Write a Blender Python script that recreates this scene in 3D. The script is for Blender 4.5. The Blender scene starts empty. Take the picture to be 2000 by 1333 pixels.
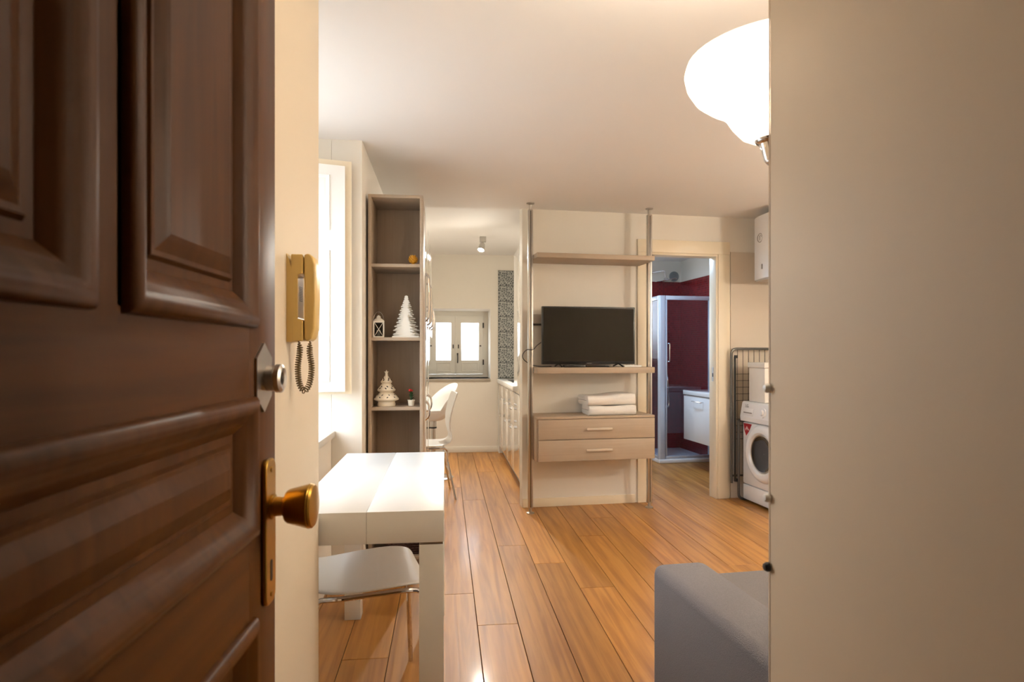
import bpy, bmesh, math, random
from mathutils import Vector, Matrix
random.seed(7)
S = bpy.context.scene
COL = S.collection
pi = math.pi

# ------------------------------------------------------------------ camera, sky, exposure
PSI = math.atan(130 / 1200.0)
CAM_H = 1.22
cam_d = bpy.data.cameras.new('camera'); cam = bpy.data.objects.new('camera', cam_d); COL.objects.link(cam)
cam.location = (0, 0, CAM_H); cam.rotation_euler = (pi / 2, 0, -PSI)
cam_d.sensor_width = 36; cam_d.lens = 21.6; cam_d.shift_y = 0.01175
cam_d.clip_start = 0.02
cam_d.dof.use_dof = True; cam_d.dof.focus_distance = 2.6; cam_d.dof.aperture_fstop = 5.6
S.camera = cam
W = bpy.data.worlds.new('sky'); S.world = W; W.use_nodes = True
bg = W.node_tree.nodes['Background']
_wt = W.node_tree; _tc = _wt.nodes.new('ShaderNodeTexCoord'); _sx = _wt.nodes.new('ShaderNodeSeparateXYZ'); _wt.links.new(_tc.outputs['Generated'], _sx.inputs[0])
_rp = _wt.nodes.new('ShaderNodeValToRGB'); _wt.links.new(_sx.outputs['Z'], _rp.inputs[0]); _wt.links.new(_rp.outputs[0], bg.inputs[0])
_rp.color_ramp.elements[0].position = 0.0; _rp.color_ramp.elements[0].color = (0.22, 0.23, 0.24, 1)      # pale street and facades below
_rp.color_ramp.elements[1].position = 0.04; _rp.color_ramp.elements[1].color = (0.80, 0.90, 1.0, 1)      # bright overcast sky
bg.inputs[1].default_value = 5.8
S.view_settings.view_transform = 'Standard'; S.view_settings.look = 'None'
S.view_settings.exposure = 1.05; S.view_settings.gamma = 1.0; S.view_settings.use_curve_mapping = False
S.cycles.use_denoising = True; S.cycles.max_bounces = 9

def portal(loc, rot, sx, sy):
    l = bpy.data.lights.new('window_portal', 'AREA'); l.shape = 'RECTANGLE'; l.size = sx; l.size_y = sy
    l.cycles.is_portal = True
    o = bpy.data.objects.new('window_portal', l); COL.objects.link(o); o.location = loc; o.rotation_euler = rot
    return o

# second frame: the far wall of the room stands 4.2 degrees out of square
B_ANG = math.radians(4.217); OB = (0.602, 4.811)
BT = (math.cos(B_ANG), math.sin(B_ANG)); BD = (-math.sin(B_ANG), math.cos(B_ANG))
def bp(t, n, z=0.0):      # t along the far wall, n out of it towards the room
    return (OB[0] + t * BT[0] - n * BD[0], OB[1] + t * BT[1] - n * BD[1], z)

portal((-1.02, 2.72, 1.54), (0, -pi / 2, 0), 1.46, 1.22)
portal((0.135, 8.10, 1.34), (-pi / 2, 0, 0), 0.78, 0.84)
_p = bp(1.50, -2.42, 1.55); portal(_p, (-pi / 2, 0, B_ANG), 0.62, 0.9)

# ------------------------------------------------------------------ materials
def lin(c):
    return tuple(((x / 255.0) / 12.92 if x / 255.0 <= 0.04045 else ((x / 255.0 + 0.055) / 1.055) ** 2.4) for x in c)
MATS = {}
def mat(name, col, rough=0.5, metal=0.0, noise=None, bump=None, coat=0.0, spec=0.5, emit=None, trans=0.0):
    """col is sRGB 0-255. noise=(scale, amount) mottles the colour, bump=(scale, strength)."""
    if name in MATS: return MATS[name]
    m = bpy.data.materials.new(name); m.use_nodes = True; nt = m.node_tree
    b = nt.nodes['Principled BSDF']; c = lin(col)
    b.inputs['Base Color'].default_value = (*c, 1); b.inputs['Roughness'].default_value = rough
    b.inputs['Metallic'].default_value = metal; b.inputs['Coat Weight'].default_value = coat
    b.inputs['Specular IOR Level'].default_value = spec; b.inputs['Transmission Weight'].default_value = trans
    tc = nt.nodes.new('ShaderNodeTexCoord')
    if noise:
        n = nt.nodes.new('ShaderNodeTexNoise'); n.inputs['Scale'].default_value = noise[0]; n.inputs['Detail'].default_value = 5
        nt.links.new(tc.outputs['Object'], n.inputs['Vector'])
        r = nt.nodes.new('ShaderNodeMapRange'); r.inputs[3].default_value = 1 - noise[1]; r.inputs[4].default_value = 1 + noise[1]
        nt.links.new(n.outputs['Fac'], r.inputs[0])
        mx = nt.nodes.new('ShaderNodeVectorMath'); mx.operation = 'SCALE'; mx.inputs[0].default_value = c
        nt.links.new(r.outputs[0], mx.inputs['Scale']); nt.links.new(mx.outputs[0], b.inputs['Base Color'])
    if bump:
        n2 = nt.nodes.new('ShaderNodeTexNoise'); n2.inputs['Scale'].default_value = bump[0]; n2.inputs['Detail'].default_value = 4
        nt.links.new(tc.outputs['Object'], n2.inputs['Vector'])
        bm_ = nt.nodes.new('ShaderNodeBump'); bm_.inputs['Strength'].default_value = bump[1]; bm_.inputs['Distance'].default_value = 0.004
        nt.links.new(n2.outputs['Fac'], bm_.inputs['Height']); nt.links.new(bm_.outputs[0], b.inputs['Normal'])
    if emit:
        b.inputs['Emission Color'].default_value = (*emit[0], 1); b.inputs['Emission Strength'].default_value = emit[1]
    MATS[name] = m
    return m

def wood(name, c1, c2, rough, grain=(60, 2.5, 60), coat=0.0, bump=0.15, rand=0.0, spec=0.5):
    """streaky grain along the object's local Y (planks) – scale vector sets the direction"""
    if name in MATS: return MATS[name]
    m = bpy.data.materials.new(name); m.use_nodes = True; nt = m.node_tree; L = nt.links
    b = nt.nodes['Principled BSDF']; b.inputs['Roughness'].default_value = rough; b.inputs['Coat Weight'].default_value = coat; b.inputs['Specular IOR Level'].default_value = spec
    b.inputs['Coat Roughness'].default_value = 0.12
    tc = nt.nodes.new('ShaderNodeTexCoord'); mp = nt.nodes.new('ShaderNodeMapping'); mp.inputs['Scale'].default_value = grain
    oi = nt.nodes.new('ShaderNodeObjectInfo')
    add = nt.nodes.new('ShaderNodeVectorMath'); add.operation = 'ADD'
    sc = nt.nodes.new('ShaderNodeVectorMath'); sc.operation = 'SCALE'; sc.inputs[0].default_value = (37, 53, 11)
    L.new(oi.outputs['Random'], sc.inputs['Scale']); L.new(tc.outputs['Object'], add.inputs[0]); L.new(sc.outputs[0], add.inputs[1])
    L.new(add.outputs[0], mp.inputs['Vector'])
    n = nt.nodes.new('ShaderNodeTexNoise'); n.inputs['Scale'].default_value = 1.0; n.inputs['Detail'].default_value = 7
    n.inputs['Distortion'].default_value = 0.8; L.new(mp.outputs[0], n.inputs['Vector'])
    # cathedral figure
    mp2 = nt.nodes.new('ShaderNodeMapping'); mp2.inputs['Scale'].default_value = tuple(g * 0.16 for g in grain); L.new(add.outputs[0], mp2.inputs['Vector'])
    n3 = nt.nodes.new('ShaderNodeTexNoise'); n3.inputs['Scale'].default_value = 1.0; n3.inputs['Detail'].default_value = 2; L.new(mp2.outputs[0], n3.inputs['Vector'])
    w = nt.nodes.new('ShaderNodeMath'); w.operation = 'MULTIPLY'; w.inputs[1].default_value = 46; L.new(n3.outputs['Fac'], w.inputs[0])
    sn = nt.nodes.new('ShaderNodeMath'); sn.operation = 'SINE'; L.new(w.outputs[0], sn.inputs[0])
    sm = nt.nodes.new('ShaderNodeMath'); sm.operation = 'MULTIPLY_ADD'; sm.inputs[1].default_value = 0.09; L.new(sn.outputs[0], sm.inputs[0]); L.new(n.outputs['Fac'], sm.inputs[2])
    rp = nt.nodes.new('ShaderNodeValToRGB'); rp.color_ramp.elements[0].position = 0.30; rp.color_ramp.elements[1].position = 0.66
    rp.color_ramp.elements[0].color = (*lin(c1), 1); rp.color_ramp.elements[1].color = (*lin(c2), 1)
    L.new(sm.outputs[0], rp.inputs[0])
    hs = nt.nodes.new('ShaderNodeHueSaturation'); mr = nt.nodes.new('ShaderNodeMapRange')
    mr.inputs[3].default_value = 1 - rand; mr.inputs[4].default_value = 1 + rand; L.new(oi.outputs['Random'], mr.inputs[0])
    L.new(mr.outputs[0], hs.inputs['Value']); L.new(rp.outputs[0], hs.inputs['Color']); L.new(hs.outputs[0], b.inputs['Base Color'])
    bm_ = nt.nodes.new('ShaderNodeBump'); bm_.inputs['Strength'].default_value = bump; bm_.inputs['Distance'].default_value = 0.002
    L.new(sm.outputs[0], bm_.inputs['Height']); L.new(bm_.outputs[0], b.inputs['Normal'])
    MATS[name] = m
    return m

def glass(name, tint=(1, 1, 1), rough=0.02, refl=0.12):
    if name in MATS: return MATS[name]
    m = bpy.data.materials.new(name); m.use_nodes = True; nt = m.node_tree; nt.nodes.clear(); L = nt.links
    out = nt.nodes.new('ShaderNodeOutputMaterial'); mix = nt.nodes.new('ShaderNodeMixShader')
    t = nt.nodes.new('ShaderNodeBsdfTransparent'); t.inputs[0].default_value = (*tint, 1)
    g = nt.nodes.new('ShaderNodeBsdfGlossy'); g.inputs['Roughness'].default_value = rough
    mix.inputs[0].default_value = refl; L.new(t.outputs[0], mix.inputs[1]); L.new(g.outputs[0], mix.inputs[2]); L.new(mix.outputs[0], out.inputs[0])
    MATS[name] = m
    return m

def tile_mat(name, c1, c2, mortar, size, rough=0.25, gap=0.08):
    """small square mosaic too fine to build: brick texture without offset"""
    m = bpy.data.materials.new(name); m.use_nodes = True; nt = m.node_tree; L = nt.links
    b = nt.nodes['Principled BSDF']; b.inputs['Roughness'].default_value = rough
    tc = nt.nodes.new('ShaderNodeTexCoord'); mp = nt.nodes.new('ShaderNodeSeparateXYZ'); L.new(tc.outputs['Object'], mp.inputs[0])
    ad = nt.nodes.new('ShaderNodeMath'); ad.operation = 'ADD'; L.new(mp.outputs['X'], ad.inputs[0]); L.new(mp.outputs['Y'], ad.inputs[1])
    cb = nt.nodes.new('ShaderNodeCombineXYZ'); L.new(ad.outputs[0], cb.inputs['X']); L.new(mp.outputs['Z'], cb.inputs['Y'])
    br = nt.nodes.new('ShaderNodeTexBrick'); br.offset = 0.0; br.inputs['Scale'].default_value = 1.0
    br.inputs['Brick Width'].default_value = size; br.inputs['Row Height'].default_value = size; br.inputs['Mortar Size'].default_value = size * gap
    br.inputs['Color1'].default_value = (*lin(c1), 1); br.inputs['Color2'].default_value = (*lin(c2), 1); br.inputs['Mortar'].default_value = (*lin(mortar), 1)
    L.new(cb.outputs[0], br.inputs['Vector']); L.new(br.outputs['Color'], b.inputs['Base Color'])
    MATS[name] = m
    return m

PAINT = mat('wall_paint', (236, 229, 217), 0.75, noise=(3.0, 0.015), bump=(45, 0.06))
PAINT_ENTRY = mat('entry_paint', (228, 214, 192), 0.7, noise=(2.5, 0.02), bump=(60, 0.08))
PAINT_CEIL = mat('ceiling_paint', (238, 234, 230), 0.85, noise=(2.0, 0.01))
PAINT_DADO = mat('dado_paint', (214, 200, 182), 0.45, noise=(4, 0.02))
TRIMW = mat('white_trim', (238, 232, 220), 0.4)
CREAMTRIM = mat('cream_trim', (240, 226, 200), 0.4)
LACQ = mat('white_lacquer', (242, 240, 236), 0.28, coat=0.3)
GLOSS = mat('gloss_white', (240, 236, 228), 0.05, coat=1.0)
TAUPE = wood('taupe_laminate', (166, 146, 124), (171, 151, 129), 0.55, grain=(3, 90, 90), bump=0.03)
TAUPE_L = wood('pale_taupe_laminate', (172, 152, 130), (177, 157, 135), 0.5, grain=(3, 90, 90), bump=0.03)
TAUPE_D = wood('taupe_laminate_inside', (166, 143, 120), (171, 148, 125), 0.6, grain=(90, 90, 3), bump=0.03)
CHROME = mat('chrome', (225, 225, 228), 0.08, 1.0)
ALU = mat('brushed_aluminium', (196, 192, 186), 0.32, 1.0)
PALEALU = mat('satin_aluminium', (205, 192, 174), 0.4, 0.3)
STEELD = mat('dark_steel', (70, 68, 64), 0.4, 0.8)
BLACKP = mat('black_plastic', (22, 20, 19), 0.35)
BLACKG = mat('black_screen', (14, 12, 11), 0.14, spec=0.25)
BRASS = mat('brass', (186, 146, 66), 0.32, 1.0, noise=(30, 0.12))
DOORW = wood('walnut_door_vertical', (74, 41, 9), (88, 50, 12), 0.45, grain=(46, 46, 3), bump=0.05, spec=0.16)
DOORWH = wood('walnut_door_rails', (74, 41, 9), (88, 50, 12), 0.45, grain=(3, 46, 46), bump=0.05, spec=0.16)
OAK = wood('oak_plank', (152, 98, 40), (184, 129, 62), 0.42, grain=(34, 1.6, 34), bump=0.30, rand=0.17, coat=0.12)
GAP = mat('floor_gap', (62, 40, 22), 0.8)
GLASSW = glass('window_glass', (1, 1, 1), 0.02, 0.06)
GLASSS = glass('shower_glass', (0.86, 0.90, 0.95), 0.03, 0.13)
FABRIC = mat('grey_wool', (122, 117, 118), 0.95, noise=(260, 0.22), bump=(420, 0.5))
FABRICD = mat('grey_wool_seat', (118, 110, 106), 0.95, noise=(260, 0.22), bump=(420, 0.5))
TOWEL = mat('white_terry', (245, 240, 232), 0.95, noise=(120, 0.05), bump=(300, 0.7))
CERAMIC = mat('cream_ceramic', (246, 232, 208), 0.45)
WHITEWOOD = mat('white_painted_wood', (244, 238, 226), 0.7)
DARKHOLE = mat('dark_hole', (38, 26, 18), 0.9)
GOLD = mat('yellow_glaze', (226, 160, 48), 0.25, noise=(40, 0.15))
YELLOWP = mat('aged_yellow_plastic', (228, 194, 118), 0.38, noise=(14, 0.05))
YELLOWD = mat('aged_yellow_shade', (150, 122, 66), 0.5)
CORD = mat('khaki_cord', (128, 108, 70), 0.5)
MARBLE = mat('pale_marble', (222, 216, 206), 0.35, noise=(9, 0.10))
STONE = mat('grey_marble', (176, 166, 150), 0.4, noise=(14, 0.14))
ENAMEL = mat('white_enamel', (240, 238, 236), 0.3, coat=0.2)
WICKER = mat('dark_wicker', (70, 38, 24), 0.7, noise=(60, 0.3))
LEAF = mat('leaf_green', (40, 72, 30), 0.6, noise=(60, 0.25))
REDP = mat('red_petals', (196, 34, 26), 0.6)
REDSTICK = mat('red_sticker', (170, 18, 30), 0.35)
MOSAIC = tile_mat('red_mosaic', (146, 30, 34), (112, 18, 24), (120, 60, 60), 0.025)
GREYTXT = mat('grey_print', (130, 120, 112), 0.5)
VAN = mat('vanity_white', (236, 238, 242), 0.1, coat=0.8)

def cement_tile():
    m = bpy.data.materials.new('grey_patterned_tile'); m.use_nodes = True; nt = m.node_tree; L = nt.links
    b = nt.nodes['Principled BSDF']; b.inputs['Roughness'].default_value = 0.35
    tc = nt.nodes.new('ShaderNodeTexCoord'); v = nt.nodes.new('ShaderNodeTexVoronoi'); v.feature = 'DISTANCE_TO_EDGE'; v.inputs['Scale'].default_value = 42
    L.new(tc.outputs['Object'], v.inputs['Vector'])
    r = nt.nodes.new('ShaderNodeValToRGB'); r.color_ramp.elements[0].position = 0.08; r.color_ramp.elements[1].position = 0.2
    r.color_ramp.elements[0].color = (*lin((176, 176, 170)), 1); r.color_ramp.elements[1].color = (*lin((84, 88, 88)), 1)
    L.new(v.outputs['Distance'], r.inputs[0]); L.new(r.outputs[0], b.inputs['Base Color'])
    MATS['grey_patterned_tile'] = m
    return m
CEMENT = cement_tile()

# ------------------------------------------------------------------ mesh helpers
def link(name, bm, m, parent=None, smooth=False, loc=None, rot=None):
    me = bpy.data.meshes.new(name); bmesh.ops.recalc_face_normals(bm, faces=bm.faces)
    bm.to_mesh(me); bm.free()
    if m: me.materials.append(m)
    if smooth:
        for p in me.polygons: p.use_smooth = True
    o = bpy.data.objects.new(name, me); COL.objects.link(o)
    if parent: o.parent = parent
    if loc is not None: o.location = loc
    if rot is not None: o.rotation_euler = rot
    return o
def link_auto(name, bm, m, parent=None, ang=35, **k):
    o = link(name, bm, m, parent, smooth=True, **k)
    try: o.data.set_sharp_from_angle(angle=math.radians(ang))
    except Exception: pass
    return o
def add_box(bm, x0, x1, y0, y1, z0, z1, bev=0.0, seg=2):
    t = bmesh.new() if bev else bm
    vs = [t.verts.new((x, y, z)) for z in (z0, z1) for y in (y0, y1) for x in (x0, x1)]
    for f in ((0, 2, 3, 1), (4, 5, 7, 6), (0, 1, 5, 4), (2, 6, 7, 3), (0, 4, 6, 2), (1, 3, 7, 5)):
        t.faces.new([vs[i] for i in f])
    if bev:
        bmesh.ops.bevel(t, geom=t.edges[:], offset=bev, segments=seg, profile=0.5, affect='EDGES')
        tm = bpy.data.meshes.new('tmp'); t.to_mesh(tm); t.free(); bm.from_mesh(tm); bpy.data.meshes.remove(tm)
def box(name, b, m, parent=None, bev=0.0, seg=2, **k):
    bm = bmesh.new(); add_box(bm, *b, bev=bev, seg=seg)
    return link_auto(name, bm, m, parent, **k) if bev else link(name, bm, m, parent, **k)
def add_tube(bm, pts, r, n=10, closed=False, cap=True):
    pts = [Vector(p) for p in pts]; N = len(pts); rings = []; up = None
    rr = r if isinstance(r, (list, tuple)) else [r] * N
    for i, p in enumerate(pts):
        a = pts[(i - 1) % N] if (closed or i > 0) else p; c = pts[(i + 1) % N] if (closed or i < N - 1) else p
        d = (c - a).normalized()
        if up is None:
            up = Vector((0, 0, 1)) if abs(d.z) < 0.9 else Vector((1, 0, 0))
        s = d.cross(up).normalized(); up = s.cross(d).normalized()
        rings.append([bm.verts.new(p + (s * math.cos(2 * pi * k / n) + up * math.sin(2 * pi * k / n)) * rr[i]) for k in range(n)])
    for i in range(N if closed else N - 1):
        A, Bq = rings[i], rings[(i + 1) % N]
        for k in range(n): bm.faces.new((A[k], A[(k + 1) % n], Bq[(k + 1) % n], Bq[k]))
    if cap and not closed:
        bm.faces.new(rings[0]); bm.faces.new(rings[-1])
def tube(name, pts, r, m, parent=None, n=10, closed=False, **k):
    bm = bmesh.new(); add_tube(bm, pts, r, n, closed); return link_auto(name, bm, m, parent, **k)
def fillet(pts, rad, seg=6):
    """round the inner corners of a polyline"""
    pts = [Vector(p) for p in pts]; out = [pts[0]]
    for i in range(1, len(pts) - 1):
        a, b, c = pts[i - 1], pts[i], pts[i + 1]; u = (a - b).normalized(); v = (c - b).normalized()
        p0 = b + u * rad; p1 = b + v * rad
        for s in range(seg + 1):
            t = s / seg; out.append(p0 * (1 - t) ** 2 + b * 2 * t * (1 - t) + p1 * t * t)
    out.append(pts[-1]); return out
def add_lathe(bm, prof, n=32, c=(0, 0, 0), cap=True):
    rings = [[bm.verts.new((c[0] + r * math.cos(2 * pi * k / n), c[1] + r * math.sin(2 * pi * k / n), c[2] + z)) for k in range(n)] for r, z in prof]
    for A, Bq in zip(rings, rings[1:]):
        for k in range(n): bm.faces.new((A[k], A[(k + 1) % n], Bq[(k + 1) % n], Bq[k]))
    if cap:
        for R_ in (rings[0], rings[-1]):
            bm.faces.new(R_)
def lathe(name, prof, m, parent=None, n=32, c=(0, 0, 0), cap=True, ang=40, **k):
    bm = bmesh.new(); add_lathe(bm, prof, n, c, cap); return link_auto(name, bm, m, parent, ang=ang, **k)
def add_prism(bm, poly, z0, z1, plane='XZ'):
    """polygon extruded: plane XZ -> extruded along Y between z0 and z1; XY -> along Z; YZ -> along X"""
    def P(a, b, h): return {'XZ': (a, h, b), 'XY': (a, b, h), 'YZ': (h, a, b)}[plane]
    A = [bm.verts.new(P(a, b, z0)) for a, b in poly]; C = [bm.verts.new(P(a, b, z1)) for a, b in poly]
    bm.faces.new(A); bm.faces.new(C[::-1]); n = len(poly)
    for i in range(n): bm.faces.new((A[i], A[(i + 1) % n], C[(i + 1) % n], C[i]))
def prism(name, poly, z0, z1, m, parent=None, plane='XZ', **k):
    bm = bmesh.new(); add_prism(bm, poly, z0, z1, plane); return link(name, bm, m, parent, **k)
def thing(name, label, cat, loc=(0, 0, 0), rz=0.0, group=None):
    o = bpy.data.objects.new(name, None); COL.objects.link(o); o.location = loc; o.rotation_euler = (0, 0, rz)
    o.empty_display_size = 0.05; o['label'] = label; o['category'] = cat
    if group: o['group'] = group
    return o
def tag(o, label, cat, group=None):
    o['label'] = label; o['category'] = cat
    if group: o['group'] = group
    return o
def struct(o, label=None):
    o['kind'] = 'structure'
    if label: o['label'] = label
    return o
def sempty(name, loc=(0, 0, 0), rz=0.0, label=None):
    o = bpy.data.objects.new(name, None); COL.objects.link(o); o.location = loc; o.rotation_euler = (0, 0, rz); o.empty_display_size = 0.05
    return struct(o, label)
def boxes(name, bl, m, parent=None, bev=0.0, **k):
    bm = bmesh.new()
    for b in bl: add_box(bm, *b, bev=bev)
    return link_auto(name, bm, m, parent, **k) if bev else link(name, bm, m, parent, **k)
def copy_tree(o, parent=None):
    c = o.copy(); COL.objects.link(c); c.parent = parent
    for ch in o.children: copy_tree(ch, c)
    return c
def ring_moulding(bm, x0, x1, z0, z1, prof):
    """moulding swept round a rectangle in the XZ plane; prof = [(inset, depth towards -Y)]"""
    loops = []
    for ins, d in prof:
        loops.append([bm.verts.new(p) for p in ((x0 + ins, -d, z0 + ins), (x1 - ins, -d, z0 + ins), (x1 - ins, -d, z1 - ins), (x0 + ins, -d, z1 - ins))])
    for A, Bq in zip(loops, loops[1:]):
        for k in range(4): bm.faces.new((A[k], A[(k + 1) % 4], Bq[(k + 1) % 4], Bq[k]))

CEIL = 2.36
# ------------------------------------------------------------------ setting: floor
floor = struct(box('floor', (-1.2, 3.6, -1.4, 7.75, -0.12, -0.006), GAP), 'oak plank floor')
PW = 0.184
joints = {0: [3.12, 5.6, 0.75], 1: [2.75, 5.10, 0.4, 7.3], 2: [3.87, 6.3, 1.5], 3: [3.52, 4.94, 1.1, 6.9], 4: [3.13, 5.5, 0.9], 5: [4.02, 1.7, 6.2], 6: [4.45, 2.2, 6.6], 7: [3.3, 5.2]}
plank_cache = {}
def plank(x0, y0, y1):
    key = round(y1 - y0, 3)
    if key not in plank_cache:
        bm = bmesh.new(); L_ = y1 - y0
        add_box(bm, 0.0014, PW - 0.0014, 0.0014, L_ - 0.0014, -0.02, 0.0, bev=0.0012, seg=1)
        o = link('plank', bm, OAK, floor); plank_cache[key] = o.data
    else:
        o = bpy.data.objects.new('plank', plank_cache[key]); COL.objects.link(o); o.parent = floor
    o.location = (x0, y0, 0)
for k in range(-5, 18):
    x0 = 0.142 + (k - 1) * PW
    js = sorted(joints.get(k, [random.uniform(0.2, 1.6), random.uniform(2.4, 3.8), random.uniform(4.6, 6.0)]))
    if k < 0: lo, hi = (1.4 if k < -2 else -1.3), 7.6
    else: lo, hi = (-1.3 if k < 5 else 0.8), 7.62
    js = [lo] + [j for j in js if lo + 0.2 < j < hi - 0.2] + [hi]
    for a, b_ in zip(js, js[1:]): plank(x0, a, b_)

# ceiling
struct(prism('ceiling', [(-1.2, -1.4), (3.6, -1.4), (3.6, 5.06), (0.62, 4.84), (-1.2, 4.84)], CEIL, CEIL + 0.12, PAINT_CEIL, plane='XY'), 'white room ceiling')
struct(box('ceiling_kitchen', (-1.2, 1.35, 4.841, 7.75, 2.43, 2.55), PAINT_CEIL), 'raised kitchen ceiling')
cb = struct(box('ceiling_bathroom', (0.93, 2.62, 0.1, 2.60, CEIL, CEIL + 0.12), PAINT_CEIL), 'bathroom ceiling')
cb.location = (OB[0], OB[1], 0); cb.rotation_euler = (0, 0, B_ANG)

# walls
LW = -0.605
struct(box('wall_left_entry', (-1.2, -0.365, -1.4, 1.834, 0, CEIL + 0.1), PAINT_ENTRY, bev=0.006), 'cream wall end with the intercom')
struct(boxes('wall_left', [(-1.1, LW, 1.834, 2.10, 0, 2.5), (-1.1, LW, 2.10, 3.36, 0, 0.77), (-1.1, -0.95, 2.10, 3.36, 2.34, 2.5), (-1.1, LW, 3.36, 7.75, 0, 2.5)], PAINT), 'wall with the deep side window')
struct(box('wall_pier', (LW, -0.444, 3.36, 4.95, 0, 2.45), PAINT, bev=0.004), 'white pier beside the bookcase')
struct(box('sill_1', (-0.96, -0.585, 2.102, 3.359, 0.77, 0.805), MARBLE, bev=0.004), 'marble sill of the side window')
WX0, WX1, WZ0, WZ1 = -0.285, 0.553, 0.905, 1.764
struct(boxes('wall_back', [(-1.1, WX0, 7.57, 8.25, 0, 2.5), (WX1, 1.35, 7.57, 8.25, 0, 2.5), (WX0, WX1, 7.57, 8.25, 0, WZ0), (WX0, WX1, 7.57, 8.25, WZ1, 2.5)], PAINT), 'kitchen end wall with the small window')
struct(box('wall_right_kitchen', (1.262, 1.35, 4.99, 7.62, 0, 2.5), PAINT))
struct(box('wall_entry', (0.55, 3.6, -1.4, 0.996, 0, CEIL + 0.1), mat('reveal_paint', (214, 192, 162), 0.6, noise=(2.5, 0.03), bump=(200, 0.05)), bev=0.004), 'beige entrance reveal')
struct(box('wall_hall', (-0.40, 0.60, -1.5, -1.4, 0, CEIL + 0.1), mat('hall_paint', (110, 96, 80), 0.8)))
struct(box('baseboard_back', (-0.5, 0.66, 7.556, 7.57, 0, 0.07), TRIMW, bev=0.002))
# far wall (second frame): local x = t, local y = away from the room
DT0, DT1, DH = 1.062, 1.668, 2.045
def bstruct(o, label=None):
    o.location = (OB[0], OB[1], 0); o.rotation_euler = (0, 0, B_ANG); return struct(o, label)
bstruct(boxes('wall_far', [(0, DT0, 0, 0.10, 0, 2.5), (DT1, 3.0, 0, 0.10, 0, 2.5), (DT0, DT1, 0, 0.10, DH, 2.5)], PAINT), 'far wall behind the television unit')
bstruct(box('wall_far_dado', (1.785, 2.6, -0.006, 0.0, 0, 2.07), PAINT_DADO), 'glossy beige wainscot behind the boiler')
bstruct(box('baseboard_far', (0.004, 0.936, -0.012, 0, 0, 0.068), CREAMTRIM, bev=0.002))
bstruct(box('wall_right', (2.62, 2.75, -4.2, 0.0, 0, 2.5), PAINT))
# bathroom shell
bstruct(boxes('wall_bathroom_back', [(0.95, 1.18, 2.39, 2.60, 0, 2.5), (1.82, 2.62, 2.39, 2.60, 0, 2.5), (1.18, 1.82, 2.39, 2.60, 0, 1.1), (1.18, 1.82, 2.39, 2.60, 2.0, 2.5)], PAINT), 'white upper bathroom wall')
bstruct(box('wall_bathroom_right', (2.496, 2.62, 0.1, 2.39, 0, 2.5), PAINT))
bstruct(box('wall_bathroom_left', (0.93, 0.99, 0.1, 2.39, 0, 2.5), PAINT))
bstruct(boxes('wall_mosaic_back', [(1.86, 2.496, 2.378, 2.39, 0, 2.10)], MOSAIC), 'red mosaic tiling behind the shower')
bstruct(boxes('wall_mosaic_right', [(2.484, 2.496, 0.101, 2.378, 0, 2.10)], MOSAIC), 'red mosaic tiling beside the vanity')

# bathroom door frame
d2 = sempty('door_2', (OB[0], OB[1], 0), B_ANG, 'cream framed bathroom doorway')
for x0, x1 in ((DT0 - 0.085, DT0 - 0.0), (DT1, DT1 + 0.085)):
    box('casing', (x0 - 0.02 * (x0 < 1.2), x1 + 0.02 * (x0 > 1.2), -0.018, -0.0005, 0, DH + 0.0), CREAMTRIM, d2, bev=0.004)
box('casing', (DT0 - 0.105, DT1 + 0.105, -0.018, -0.0005, DH, DH + 0.105), CREAMTRIM, d2, bev=0.004)
for x0, x1 in ((DT0 - 0.0, DT0 + 0.018), (DT1 - 0.018, DT1)):
    box('jamb', (x0, x1, -0.010, 0.102, 0, DH - 0.018), CREAMTRIM, d2, bev=0.002)
box('jamb', (DT0, DT1, -0.010, 0.102, DH - 0.018, DH), CREAMTRIM, d2, bev=0.002)
box('strike_plate', (DT1 - 0.0195, DT1 - 0.0175, 0.03, 0.055, 0.98, 1.10), CHROME, d2)
box('strike_hole', (DT1 - 0.0205, DT1 - 0.0185, 0.036, 0.048, 1.02, 1.05), BLACKP, d2)

# ------------------------------------------------------------------ windows
def sash(parent, y0, y1, z0, z1, x, st, name='sash', rail_b=None):
    """frame in the YZ plane at x (thickness st in X)"""
    pass
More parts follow.
